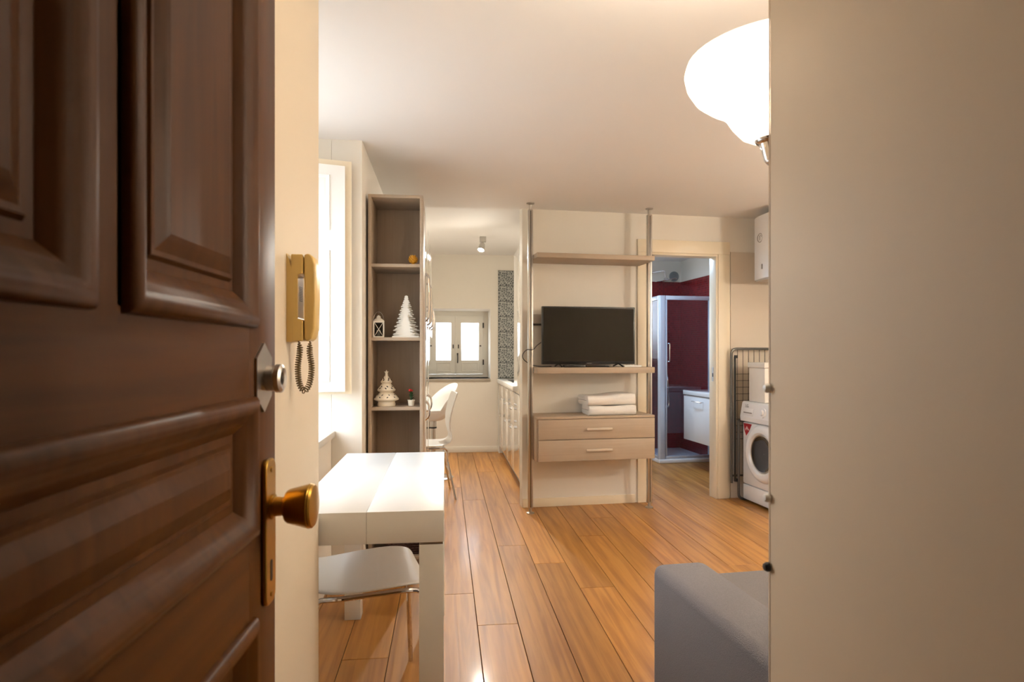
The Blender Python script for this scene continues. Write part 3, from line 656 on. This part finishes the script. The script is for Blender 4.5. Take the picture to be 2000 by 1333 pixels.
# wicker basket in the lowest compartment
wb = thing('wicker_basket', 'dark woven wicker basket at the foot of the bookcase', 'basket', (-0.243, 3.65, 0.075))
bm = bmesh.new(); BX, BY = 0.092, 0.115
for j in range(9):
    z = 0.008 + j * 0.013; pts = []
    corners = [(-BX, -BY), (BX, -BY), (BX, BY), (-BX, BY)]
    for q in range(4):
        a, c = corners[q], corners[(q + 1) % 4]; m_ = 14
        for s in range(m_):
            t = s / m_; off = 0.003 * (1 if (s + j) % 2 else -1); nx, ny = (c[1] - a[1]), -(c[0] - a[0]); L_ = math.hypot(nx, ny)
            pts.append((a[0] + (c[0] - a[0]) * t + nx / L_ * off, a[1] + (c[1] - a[1]) * t + ny / L_ * off, z))
    add_tube(bm, pts, 0.006, 5, closed=True)
link_auto('weave', bm, WICKER, wb); box('basket_floor', (-BX, BX, -BY, BY, 0.0, 0.006), WICKER, wb)

# tall gloss cabinets beyond the bookcase, then a hanging one
def bow_handle(parent, y, z0, z1):
    tube('handle', fillet([(-0.001, y, z0), (0.020, y, z0 + 0.02), (0.026, y, (z0 + z1) / 2), (0.020, y, z1 - 0.02), (-0.001, y, z1)], 0.015), 0.007, CHROME, parent, 10)
for i, (y0, y1) in enumerate(((3.83, 4.39), (4.394, 4.95))):
    c = thing('tall_cabinet', ['tall glossy white cabinet next to the bookcase', 'second tall glossy white cabinet from the bookcase'][i], 'cabinet', (-0.125, y0, 0), group='tall passage cabinets')
    W_ = y1 - y0
    box('carcass', (-0.312, -0.022, 0, W_, 0.0, 2.10), LACQ, c)
    for z0, z1, hz0, hz1 in ((0.08, 1.30, 0.80, 0.92), (1.305, 2.097, 1.42, 1.72)):
        dd = box('door', (-0.02, 0.0, 0.002, W_ - 0.002, z0, z1), GLOSS, c, bev=0.001)
        bow_handle(dd, 0.06, hz0, hz1)
c = thing('wall_cabinet', 'glossy white hanging cabinet above the kitchen chair', 'cabinet', (-0.125, 4.954, 0))
box('carcass', (-0.478, -0.022, 0, 0.84, 1.36, 2.10), LACQ, c)
for k in range(2):
    dd = box('door', (-0.02, 0.0, 0.002 + 0.42 * k, 0.418 + 0.42 * k, 1.362, 2.097), GLOSS, c, bev=0.001); bow_handle(dd, 0.06 + 0.42 * k, 1.42, 1.60)

# ------------------------------------------------------------------ kitchen units
KX = 0.645
yb = [5.785, 6.345, 6.905, 7.465]
for i in range(3):
    c = thing('base_cabinet', ['white gloss base cabinet beside the tall fridge cabinet', 'white gloss base cabinet under the middle of the counter', 'white gloss base cabinet against the kitchen end wall'][i], 'cabinet', (KX, yb[i], 0), group='kitchen base cabinets')
    W_ = yb[i + 1] - yb[i] - 0.004
    box('carcass', (0.021, 0.58, 0, W_, 0.10, 0.855), LACQ, c); box('plinth', (0.05, 0.065, 0, W_, 0, 0.10), LACQ, c)
    for z0, z1 in ((0.105, 0.515), (0.52, 0.70), (0.705, 0.845)):
        dd = box('drawer', (0, 0.02, 0.002, W_ - 0.002, z0, z1), GLOSS, c, bev=0.0015)
        if z1 < 0.8: box('handle', (-0.012, 0.001, W_ / 2 - 0.08, W_ / 2 + 0.08, z1 - 0.035, z1 - 0.025), ALU, dd, bev=0.002)
tag(box('filler_panel', (KX - 0.0, KX + 0.58, 7.466, 7.555, 0.0, 0.855), LACQ), 'narrow white filler panel at the kitchen end wall', 'panel')
tag(box('countertop', (KX - 0.012, KX + 0.61, 5.785, 7.568, 0.856, 0.905), LACQ, bev=0.003), 'thick white kitchen countertop along the passage', 'countertop')
hb = thing('cooktop', 'black glass cooktop set on the white counter', 'cooktop', (0.95, 6.75, 0.905))
box('glass_plate', (-0.24, 0.24, -0.28, 0.28, 0.0, 0.008), BLACKG, hb, bev=0.002)
for x in (-0.11, 0.11):
    for y in (-0.14, 0.14):
        lathe('burner', [(0.075, 0.008), (0.075, 0.014), (0.05, 0.016), (0.05, 0.028), (0.03, 0.03)], STEELD, hb, 24, c=(x, y, 0))
        g = bmesh.new()
        for a in (0, pi / 2): add_tube(g, [(x - 0.09 * math.cos(a), y - 0.09 * math.sin(a), 0.036), (x + 0.09 * math.cos(a), y + 0.09 * math.sin(a), 0.036)], 0.005, 6)
        link('grate', g, BLACKP, hb)
fr = thing('fridge_cabinet', 'tall glossy white fridge cabinet at the kitchen entrance', 'cabinet', (KX, 5.10, 0))
box('carcass', (0.021, 0.60, 0, 0.683, 0.10, 2.16), LACQ, fr); box('plinth', (0.05, 0.065, 0, 0.683, 0, 0.10), LACQ, fr)
for z0, z1 in ((0.105, 0.845), (0.855, 2.158)):
    dd = box('door', (0, 0.02, 0.002, 0.681, z0, z1), GLOSS, fr, bev=0.0015)
box('handle_groove', (0.004, 0.02, 0.002, 0.681, 0.845, 0.855), STEELD, fr)
# backsplash tiles on the end wall
sp = struct(box('wall_backsplash', (0.648, 1.262, 7.564, 7.5699, 0.906, 2.24), mat('grout', (62, 62, 60), 0.8)), 'grey patterned tile backsplash')
bm = bmesh.new(); add_box(bm, 0.002, 0.1985, -0.008, 0.0, 0.003, 0.187, bev=0.0015, seg=1); me_t = bpy.data.meshes.new('tile'); bm.to_mesh(me_t); bm.free(); me_t.materials.append(CEMENT)
for r in range(7):
    for c_ in range(3):
        o = bpy.data.objects.new('tile', me_t); COL.objects.link(o); o.parent = sp; o.location = (0.648 + c_ * 0.2005, 7.564, 0.908 + r * 0.190)

# ceiling spotlight
sp_ = thing('ceiling_spotlight', 'small lit chrome spotlight on the kitchen ceiling', 'spotlight', (0.387, 6.39, 2.43))
box('mount', (-0.033, 0.033, -0.033, 0.033, -0.055, 0.0), ALU, sp_, bev=0.004)
tube('joint', [(0, 0, -0.05), (-0.004, -0.004, -0.075)], 0.010, ALU, sp_)
hd = bpy.data.objects.new('lamp_head', None)
bm = bmesh.new(); add_lathe(bm, [(0.018, 0.0), (0.026, -0.006), (0.030, -0.03), (0.036, -0.085), (0.034, -0.09), (0.028, -0.082)], 28)
hdo = link_auto('lamp_head', bm, ALU, sp_, loc=(-0.004, -0.004, -0.072), rot=(math.radians(-28), math.radians(14), 0))
bm = bmesh.new(); add_lathe(bm, [(0.029, -0.083), (0.001, -0.0831)], 24); link('lens', bm, mat('lit_lens', (255, 250, 240), 0.4, emit=((1, 0.86, 0.66), 40)), hdo)
l = bpy.data.lights.new('spot_beam', 'SPOT'); l.energy = 72; l.color = (1, 0.95, 0.84); l.spot_size = math.radians(168); l.spot_blend = 1.0; l.shadow_soft_size = 0.03
lo = bpy.data.objects.new('spot_beam', l); COL.objects.link(lo); lo.parent = hdo; lo.location = (0, 0, -0.10)

# ------------------------------------------------------------------ television unit on floor-to-ceiling poles
U = bp(0.0, 0.0)
def bthing(name, label, cat, t, n, z=0.0, rz=0.0, group=None): return thing(name, label, cat, bp(t, n, z), B_ANG + rz, group)
tu = bthing('pole_shelving_unit', 'taupe shelves and drawers hung between two floor-to-ceiling poles', 'shelving', 0.5, 0.0)
# local x = t-0.5, local y = -n
FX0, FX1 = -0.455, 0.468; FN = -0.33
for x in (-0.474, 0.427 + 0.057):
    yp = -0.185
    p = boxes('pole', [(x - 0.018, x + 0.018, yp - 0.018, yp + 0.018, 0.04, CEIL - 0.05)], ALU, tu, bev=0.004)
    boxes('pole_groove', [(x - 0.003, x + 0.003, yp - 0.0185, yp - 0.0175, 0.05, CEIL - 0.06)], STEELD, p)
    lathe('foot', [(0.030, 0), (0.030, 0.008), (0.012, 0.014), (0.010, 0.04)], ALU, p, 20, c=(x, yp, 0))
    lathe('ceiling_foot', [(0.010, CEIL - 0.05), (0.012, CEIL - 0.014), (0.030, CEIL - 0.008), (0.030, CEIL)], ALU, p, 20, c=(x, yp, 0))
for z0, z1 in ((1.928, 1.964), (1.068, 1.112)):
    s_ = box('shelf', (FX0, FX1, FN, -0.015, z0, z1), TAUPE_L, tu, bev=0.002)
    for x in (FX0, FX1):
        box('shelf_bracket', (x - 0.004, x + 0.004, -0.23, -0.14, z0 + 0.006, z1 - 0.006), ALU, s_)
dw = box('drawer_box', (FX0, FX1, FN + 0.02, -0.015, 0.412, 0.728), TAUPE_L, tu, bev=0.002)
box('drawer_box_top', (FX0, FX1, FN, -0.015, 0.7285, 0.746), TAUPE_L, tu, bev=0.001)
for z0, z1 in ((0.576, 0.725), (0.414, 0.571)):
    d_ = box('drawer', (FX0 + 0.012, FX1, FN, FN + 0.0195, z0, z1), TAUPE_L, tu, bev=0.0015)
    zc = z0 + (z1 - z0) * 0.50
    box('handle', (-0.078, 0.124, FN - 0.022, FN - 0.010, zc - 0.009, zc + 0.009), PALEALU, d_, bev=0.003)
    for x in (-0.07, 0.116): box('handle_post', (x - 0.005, x + 0.005, FN - 0.012, FN, zc - 0.004, zc + 0.004), ALU, d_)

# television
tv = bthing('television', 'black flat screen television on the pole shelf', 'television', 0.483, 0.20, 1.112, math.radians(0))
box('cabinet', (-0.372, 0.372, -0.012, 0.020, 0.022, 0.464), BLACKP, tv, bev=0.004)
box('rear_housing', (-0.26, 0.26, 0.018, 0.06, 0.06, 0.36), BLACKP, tv, bev=0.012)
box('screen', (-0.360, 0.360, -0.0135, -0.0115, 0.045, 0.452), BLACKG, tv)
box('logo_plate', (-0.02, 0.02, -0.0135, -0.012, 0.026, 0.032), GREYTXT, tv)
for s in (-1, 1):
    tube('stand_foot', fillet([(s * 0.24, -0.10, 0.005), (s * 0.24, 0.0, 0.028), (s * 0.24, 0.11, 0.005)], 0.02), 0.006, BLACKP, tv, 8)
so_ = bthing('power_adapter', 'small grey adapter plugged into the wall beside the television', 'adapter', 0.105, 0.0, 1.45)
box('adapter_body', (-0.03, 0.05, -0.05, -0.001, 0.0, 0.075), mat('pale_grey_plastic', (190, 180, 168), 0.5), so_, bev=0.006)
box('adapter_base', (-0.03, 0.05, -0.055, -0.001, -0.012, -0.001), STEELD, so_, bev=0.002)
cb_pts = [bp(0.112, 0.17, 1.30), bp(0.07, 0.21, 1.275), bp(0.035, 0.235, 1.245), bp(-0.01, 0.235, 1.245), bp(-0.035, 0.21, 1.215), bp(-0.03, 0.17, 1.185), bp(0.0, 0.145, 1.155), bp(0.05, 0.15, 1.128), bp(0.10, 0.20, 1.118), bp(0.20, 0.15, 1.1165)]
bm = bmesh.new(); add_tube(bm, catmull([Vector(p) for p in cb_pts], 8), 0.0032, 8)
tag(link_auto('television_cable', bm, BLACKP), 'thin black television cable looped round the pole', 'cable')
stb = bthing('media_box', 'flat black media box lying below the television screen', 'media box', 0.53, 0.255, 1.112)
box('case', (-0.09, 0.09, -0.035, 0.035, 0.001, 0.014), BLACKP, stb, bev=0.003); box('front_strip', (-0.08, 0.08, -0.0358, -0.0348, 0.004, 0.010), BLACKG, stb)
rm = bthing('remote_control', 'white remote control at the end of the television shelf', 'remote', 0.812, 0.265, 1.112)
box('case', (-0.07, 0.07, -0.02, 0.02, 0, 0.016), mat('white_plastic', (236, 232, 224), 0.4), rm, bev=0.005)
for k in range(5): lathe('button', [(0.005, 0.016), (0.004, 0.018)], GREYTXT, rm, 10, c=(-0.045 + 0.022 * k, 0, 0))
rc = bthing('black_remote_control', 'black remote control on the television shelf beside the screen foot', 'remote', 0.345, 0.275, 1.112)
box('case', (-0.085, 0.085, -0.022, 0.022, 0.0005, 0.018), BLACKP, rc, bev=0.005)
for k in range(6): lathe('button', [(0.005, 0.018), (0.004, 0.020)], GREYTXT, rc, 10, c=(-0.06 + 0.022 * k, 0, 0))

# folded towels
def towel(name, label, z, w, d, h_, rz, t, n, lift=0.0):
    o = bthing(name, label, 'towel', t, n, z, rz, 'folded towels')
    r = h_ / 2; g_ = 0.004
    def arc(cy, cz, ra, a0, a1, m_=8): return [(cy + ra * math.cos(a0 + (a1 - a0) * q / m_), cz + ra * math.sin(a0 + (a1 - a0) * q / m_)) for q in range(m_ + 1)]
    # folded once over itself: a U seen from the end, the fold towards the room
    poly = arc(-d / 2 + r, r, r, pi / 2, 3 * pi / 2, 10) + arc(d / 2 - r * 0.5, r * 0.5 - g_ / 4, r * 0.5 - g_ / 4, -pi / 2, pi / 2, 5) + arc(-d / 2 + r, r, g_ / 2, 3 * pi / 2, pi / 2, 4) + arc(d / 2 - r * 0.5, 1.5 * r + g_ / 4, r * 0.5 - g_ / 4, -pi / 2, pi / 2, 5)
    N = 22; rows = []; bm = bmesh.new(); rn = random.Random(int(z * 1000))
    for i in range(N + 1):
        q = -1 + 2 * i / N; e = max(0, abs(q) - 0.9) * 0.5
        rows.append([bm.verts.new((q * w / 2 + 0.004 * math.sin(40 * zz + 30 * y), y * (1 - e) + 0.002 * math.sin(9 * q + z * 40), zz * (1 - 0.5 * e) + zz / h_ * (0.004 * math.sin(4 * q + z * 7) + lift * (q + 1) / 2))) for y, zz in poly])
    m_ = len(poly)
    for A, Bq in zip(rows, rows[1:]):
        for i in range(m_): bm.faces.new((A[i], A[(i + 1) % m_], Bq[(i + 1) % m_], Bq[i]))
    bm.faces.new(rows[0]); bm.faces.new(rows[-1])
    link_auto('folded_cloth', bm, TOWEL, o, ang=70)
    return o
towel('folded_towel', 'lower of two folded white towels on the drawer unit', 0.7465, 0.37, 0.235, 0.072, math.radians(-2), 0.650, 0.195)
towel('folded_towel', 'upper of two folded white towels on the drawer unit', 0.8235, 0.385, 0.24, 0.070, math.radians(3), 0.632, 0.190, 0.018)

# ------------------------------------------------------------------ drying rack, washing machine, boiler, storage box
rk = bthing('drying_rack', 'folded grey wire drying rack leaning behind the washing machine', 'drying rack', 1.76, 0.05)
TUBEG = mat('grey_tube', (104, 102, 98), 0.35, 0.6)
tube('rack_frame', fillet([(0.0, -0.012, 0.14), (0.0, -0.012, 1.255), (0.52, -0.012, 1.255), (0.52, -0.012, 0.14)], 0.05), 0.011, TUBEG, rk)
tube('rack_leg_frame', fillet([(0.046, -0.045, 0.66), (0.046, -0.045, 0.012), (0.48, -0.045, 0.012), (0.48, -0.045, 0.66), (0.046, -0.045, 0.66)], 0.05), 0.011, TUBEG, rk)
tube('rack_arm', [(0.022, -0.03, 1.19), (0.022, -0.03, 0.16)], 0.010, STEELD, rk)
tube('rack_bar', [(0.0, -0.012, 0.20), (0.52, -0.012, 0.20)], 0.008, TUBEG, rk)
for x in (0.03,):
    for z in (1.19, 0.17): lathe('joint_cap', [(0.015, -0.012), (0.015, 0.012)], BLACKP, rk, 14, c=(0.024, -0.042, z))
for k in range(9): tube('wire', [(0.055 + 0.05 * k, -0.012, 1.25), (0.055 + 0.05 * k, -0.012, 0.20)], 0.0022, STEELD, rk, 6)
for k in range(9): tube('cross_wire', [(0.03, -0.012, 1.045 - 0.055 * k - (0.10 if k > 4 else 0)), (0.50, -0.012, 1.045 - 0.055 * k - (0.10 if k > 4 else 0))], 0.0022, STEELD, rk, 6)

# washing machine: local x goes into the body (front faces -x), y along front; near end at -y
wm = bthing('washing_machine', 'white front-loading washing machine by the reveal', 'washing machine', 1.905, 0.31)
WY0, WY1 = -0.30, 0.20
WMW = 0.60; y0, y1 = -0.30, 0.30
wm.location = bp(1.835, 0.408)
box('body', (0.02, 0.54, y0, y1, 0.02, 0.80), ENAMEL, wm, bev=0.012)
fp_ = box('front_panel', (0.0, 0.03, y0, y1, 0.15, 0.655), ENAMEL, wm, bev=0.012)
box('kick_panel', (0.002, 0.03, y0, y1, 0.022, 0.146), ENAMEL, wm, bev=0.008)
cp = bmesh.new(); add_prism(cp, [(-0.022, 0.664), (-0.026, 0.70), (-0.006, 0.815), (0.004, 0.826), (0.08, 0.826), (0.08, 0.664)], y0, y1, 'XZ')
cpo = link('control_panel', cp, ENAMEL, wm); _b = cpo.modifiers.new('b', 'BEVEL'); _b.width = 0.006; _b.segments = 2; _b.limit_method = 'ANGLE'
box('lid', (0.03, 0.54, y0, y1, 0.80, 0.826), ENAMEL, wm, bev=0.004)
tilt = math.radians(-10)
def on_panel(o, y, z):
    o.location = (-0.026 + (z - 0.70) * 0.174, y, z)
bm = bmesh.new(); add_lathe(bm, [(0.038, 0), (0.034, 0.008), (0.022, 0.010), (0.019, 0.024), (0.001, 0.025)], 28)
o = link_auto('program_knob', bm, ENAMEL, wm, rot=(0, -pi / 2 + math.radians(10), 0)); on_panel(o, -0.02, 0.752)
o = box('detergent_drawer', (-0.003, 0.002, -0.075, 0.075, -0.03, 0.03), ENAMEL, wm, bev=0.004); on_panel(o, 0.19, 0.745); o.rotation_euler = (0, math.radians(10), 0)
o2 = box('drawer_grip', (-0.0036, -0.0028, -0.06, 0.06, -0.012, -0.004), GREYTXT, o)
def text(name, s, size, m, parent, loc, rot):
    cu = bpy.data.curves.new('t', 'FONT'); cu.body = s; cu.size = size; cu.extrude = 0.0004; cu.align_x = 'CENTER'; cu.align_y = 'CENTER'
    t_ = bpy.data.objects.new('t', cu); me = bpy.data.meshes.new_from_object(t_); bpy.data.objects.remove(t_)
    o = bpy.data.objects.new(name, me); COL.objects.link(o); me.materials.clear(); me.materials.append(m); o.parent = parent; o.location = loc; o.rotation_euler = rot
    return o
text('logo_lettering', 'LG', 0.036, GREYTXT, wm, (-0.0125, 0.215, 0.790), (pi / 2, 0, -pi / 2))
st_ = prism('sticker', [(0.285, 0.645), (0.165, 0.645), (0.205, 0.585), (0.245, 0.545), (0.270, 0.585)], -0.0016, -0.0006, REDSTICK, wm, plane='YZ')
prism('sticker_mark', [(0.235, 0.625), (0.200, 0.592), (0.222, 0.592), (0.236, 0.604), (0.252, 0.585), (0.258, 0.600)], -0.0022, -0.0016, mat('sticker_white', (228, 200, 196), 0.4), st_, plane='YZ')
# porthole, axis along -x
PZ = 0.432
def xl(name, prof, m, parent=wm, n=48): # lathe about the -x axis
    bm = bmesh.new(); add_lathe(bm, prof, n, cap=False); return link_auto(name, bm, m, parent, loc=(0.0, 0.0, PZ), rot=(0, -pi / 2, 0))
dr = xl('door_ring', [(0.228, -0.002), (0.226, 0.012), (0.212, 0.030), (0.190, 0.038), (0.165, 0.034), (0.152, 0.020), (0.150, 0.0)], ENAMEL)
DG = mat('dark_door_glass', (34, 32, 32), 0.06, coat=0.6)
dg = xl('door_glass', [(0.151, 0.014), (0.140, 0.017), (0.125, 0.010), (0.105, 0.005), (0.06, 0.003), (0.001, 0.002)], DG)
xl('inner_rim', [(0.151, 0.019), (0.146, 0.023), (0.140, 0.020)], ALU)
dh = box('door_grip', (-0.042, -0.02, -0.205, -0.135, PZ - 0.06, PZ + 0.06), ENAMEL, wm, bev=0.010)
for yy in (y0 + 0.05, y1 - 0.05):
    for xx in (0.07, 0.49): lathe('foot', [(0.02, 0), (0.02, 0.012), (0.012, 0.022)], BLACKP, wm, 14, c=(xx, yy, 0))
# storage box on the washer
sb = bthing('storage_box', 'white lidded box standing on the washing machine', 'box', 1.835, 0.408, 0.8262)
box('box_body', (0.02, 0.40, 0.02, 0.24, 0.0, 0.275), mat('matt_white', (236, 230, 220), 0.55), sb, bev=0.006)
box('lid', (0.012, 0.408, 0.012, 0.248, 0.276, 0.318), mat('matt_white', (236, 230, 220), 0.55), sb, bev=0.006)

# boiler: front faces -x
bo = bthing('water_heater', 'white rounded water heater hung high above the washing machine', 'water heater', 1.845, 0.435, 1.795)
bm = bmesh.new(); pr = []
hw_ = 0.225; dp = 0.33
prof2 = []
for k in range(13):
    a = -1 + 2 * k / 12; prof2.append((0.034 * abs(a) ** 2.6, a * hw_))
prof2 = prof2 + [(dp, hw_), (dp, -hw_)]
add_prism(bm, prof2, 0.012, 0.510, 'XY')
o = link_auto('heater_body', bm, ENAMEL, bo, ang=30)
bm = bmesh.new(); add_prism(bm, [(x * 0.96 + 0.010, y * 0.965) for x, y in prof2], 0.0, 0.012, 'XY'); link_auto('heater_base', bm, mat('pale_grey_plastic', (190, 180, 168), 0.5), bo, ang=30)
bm = bmesh.new(); add_tube(bm, [(0, 0.034 * math.cos(a), 0.034 * math.sin(a)) for a in [2 * pi * k / 32 for k in range(32)]], 0.0022, 6, closed=True)
em = link('emblem', bm, GREYTXT, bo, loc=(0.003, 0.10, 0.335))
tube('emblem_mark', [(0, 0.012, 0.02), (0, 0.004, 0.012), (0, 0.004, -0.018)], 0.0022, GREYTXT, em, 6)
tube('emblem_mark', [(0, -0.004, 0.022), (0, -0.016, 0.016), (0, -0.018, 0.004)], 0.0022, GREYTXT, em, 6)
box('indicator', (-0.001, 0.006, 0.062, 0.078, 0.085, 0.125), GREYTXT, bo, bev=0.002)
box('wall_hanger', (dp, 2.62 - 1.845, -0.15, 0.15, 0.30, 0.36), ALU, bo)

# ------------------------------------------------------------------ bathroom fittings
tray = bthing('shower_tray', 'low white shower tray with a metal edge', 'shower tray', 1.86, -1.60)
box('tray', (0.0, 0.622, 0.0, 0.776, 0.0, 0.045), ENAMEL, tray, bev=0.01)
FR = mat('white_aluminium', (206, 212, 222), 0.25, 0.4)
en = bthing('shower_enclosure', 'glass shower cabin with white aluminium frame', 'shower', 1.86, -1.61, 0.0455)
bm = bmesh.new(); add_prism(bm, rounded_rect(-0.0, 0.085, 0.0, 0.05, 0.022), 0.0, 1.81, 'XY'); link_auto('corner_post', bm, FR, en, ang=30)
box('top_rail', (0.086, 0.60, 0.006, 0.04, 1.765, 1.81), FR, en, bev=0.004); box('bottom_rail', (0.086, 0.60, 0.006, 0.04, 0.0, 0.035), FR, en, bev=0.004)
box('wall_profile', (0.600, 0.622, 0.006, 0.04, 0.0, 1.81), FR, en, bev=0.003); box('door_stile', (0.086, 0.100, 0.008, 0.036, 0.036, 1.764), FR, en, bev=0.002)
box('glass_panel', (0.101, 0.599, 0.019, 0.025, 0.036, 1.764), GLASSS, en)
box('side_glass', (0.018, 0.024, 0.051, 0.74, 0.036, 1.764), glass('side_shower_glass', (0.80, 0.85, 0.93), 0.05, 0.05), en); box('top_rail', (0.006, 0.036, 0.051, 0.74, 1.765, 1.81), FR, en, bev=0.004)
box('bottom_rail', (0.006, 0.036, 0.051, 0.74, 0.0, 0.035), FR, en, bev=0.004); box('wall_profile', (0.006, 0.036, 0.741, 0.762, 0.0, 1.81), FR, en, bev=0.003)
tube('door_pull', fillet([(0.12, 0.018, 1.08), (0.12, -0.015, 1.08), (0.12, -0.015, 1.28), (0.12, 0.018, 1.28)], 0.015), 0.006, CHROME, en, 8)
shd = bthing('overhead_shower', 'round overhead shower on a bent chrome arm', 'shower head', 2.072, -2.377, 2.10)
bm = bmesh.new(); add_lathe(bm, [(0.03, 0), (0.03, 0.006), (0.012, 0.012)], 20); link_auto('flange', bm, CHROME, shd, loc=(0, 0, 0.10), rot=(pi / 2, 0, 0))
tube('arm', fillet([(0, -0.005, 0.10), (0.02, -0.06, 0.105), (0.155, -0.10, 0.125), (0.165, -0.11, 0.03)], 0.02), 0.010, CHROME, shd)
bm = bmesh.new(); add_lathe(bm, [(0.02, 0.035), (0.03, 0.02), (0.125, 0.010), (0.130, 0.004), (0.128, 0.0)], 32); link_auto('rain_plate', bm, CHROME, shd, loc=(0.168, -0.112, 0.0), rot=(0.0, math.radians(-9), 0))
ve = bthing('wall_vent', 'round grey extractor vent high on the bathroom wall', 'vent', 2.40, -2.389, 2.17)
bm = bmesh.new(); add_lathe(bm, [(0.062, 0), (0.062, 0.012), (0.05, 0.02)], 28); link_auto('vent_ring', bm, mat('grey_plastic', (138, 140, 140), 0.5), ve, rot=(pi / 2, 0, 0))
for k in range(5): box('louvre', (-0.04, 0.04, -0.024, -0.019, -0.036 + k * 0.016, -0.028 + k * 0.016), mat('grey_plastic', (138, 140, 140), 0.5), ve)
hh = bthing('hand_shower', 'chrome hand shower with hanging hose inside the cabin', 'hand shower', 2.25, -2.375, 0.0)
tube('riser_rail', [(0, -0.05, 0.95), (0, -0.05, 1.40)], 0.009, CHROME, hh, 8)
for zz in (0.97, 1.38): box('rail_bracket', (-0.012, 0.012, -0.055, -0.003, zz - 0.01, zz + 0.01), CHROME, hh)
tube('hose', catmull([Vector(p) for p in ((0.0, -0.07, 1.30), (-0.01, -0.08, 1.0), (0.0, -0.08, 0.70), (0.035, -0.07, 0.56), (0.05, -0.06, 0.64), (0.04, -0.05, 0.90), (0.04, -0.006, 1.0))], 10), 0.006, CHROME, hh, 6)
tube('handset', [(0.0, -0.065, 1.28), (0.0, -0.10, 1.45), (0.0, -0.13, 1.48)], [0.010, 0.011, 0.032], CHROME, hh, 10)
vn = bthing('vanity_unit', 'glossy white wall-hung vanity beside the bathroom door', 'vanity', 2.055, -1.08, 0)
box('vanity_body', (0.02, 0.428, -0.33, 0.33, 0.300, 0.770), VAN, vn, bev=0.002)
dv = box('drawer', (0.0, 0.019, -0.33, 0.33, 0.300, 0.766), VAN, vn, bev=0.002)
tube('handle', fillet([(0.001, -0.10, 0.72), (-0.03, -0.10, 0.72), (-0.03, 0.10, 0.72), (0.001, 0.10, 0.72)], 0.012), 0.005, CHROME, dv, 8)
box('basin_top', (-0.008, 0.428, -0.336, 0.336, 0.778, 0.824), VAN, vn, bev=0.004)

bl = bthing('bathroom_fill_lamp', 'added round cool fill lamp, unseen on the bathroom ceiling', 'fill lamp', 1.45, -0.95, CEIL)  # unseen fixture, added to brighten the bathroom with bluish light
lathe('fill_lamp_base', [(0.15, 0.0), (0.15, -0.03), (0.14, -0.035)], ENAMEL, bl, 36)
lathe('fill_diffuser', [(0.138, -0.032), (0.135, -0.05), (0.10, -0.065), (0.002, -0.07)], mat('lit_fill_diffuser', (250, 252, 255), 0.4, emit=((0.65, 0.82, 1.0), 2.5)), bl, 36)
l = bpy.data.lights.new('bathroom_fill_light', 'AREA'); l.shape = 'DISK'; l.size = 0.26; l.energy = 11; l.color = (0.50, 0.72, 1.0)  # cool fill from the added fixture
lo = bpy.data.objects.new('bathroom_fill_light', l); COL.objects.link(lo); lo.parent = bl; lo.location = (0, 0, -0.075)

# ------------------------------------------------------------------ sofa
sf = thing('sofa', 'grey wool sofa with a rounded arm against the entrance wall', 'sofa', (0.665, 1.03, 0), B_ANG)
def cushion(name, b, m, parent, r):
    o = box(name, b, m, parent, bev=r, seg=5); return o
cushion('armrest', (-0.012, 0.155, 0.0, 0.72, 0.04, 0.605), FABRIC, sf, 0.028)
pp = [(0.012, 0.03, 0.600), (0.012, 0.66, 0.600), (0.020, 0.69, 0.595)]
tube('piping', [(0.003, 0.02, 0.597), (0.003, 0.700, 0.597)], 0.003, FABRIC, sf, 6)
cushion('seat_base', (0.156, 2.0, 0.05, 0.98, 0.08, 0.30), FABRICD, sf, 0.02)
for k in range(2): cushion('seat_cushion', (0.158 + k * 0.922, 1.076 + k * 0.922, 0.22, 1.0, 0.301, 0.46), FABRICD, sf, 0.03)
cushion('backrest', (0.158, 2.0, -0.0, 0.21, 0.301, 0.72), FABRIC, sf, 0.04)
cushion('armrest', (2.002, 2.12, 0.14, 0.86, 0.04, 0.605), FABRIC, sf, 0.028) if False else None
for x in (0.06, 1.9):
    for y in (0.08, 0.66): box('foot', (x - 0.025, x + 0.025, y - 0.025, y + 0.025, 0.0, 0.079 if x > 1 else 0.045), STEELD, sf)
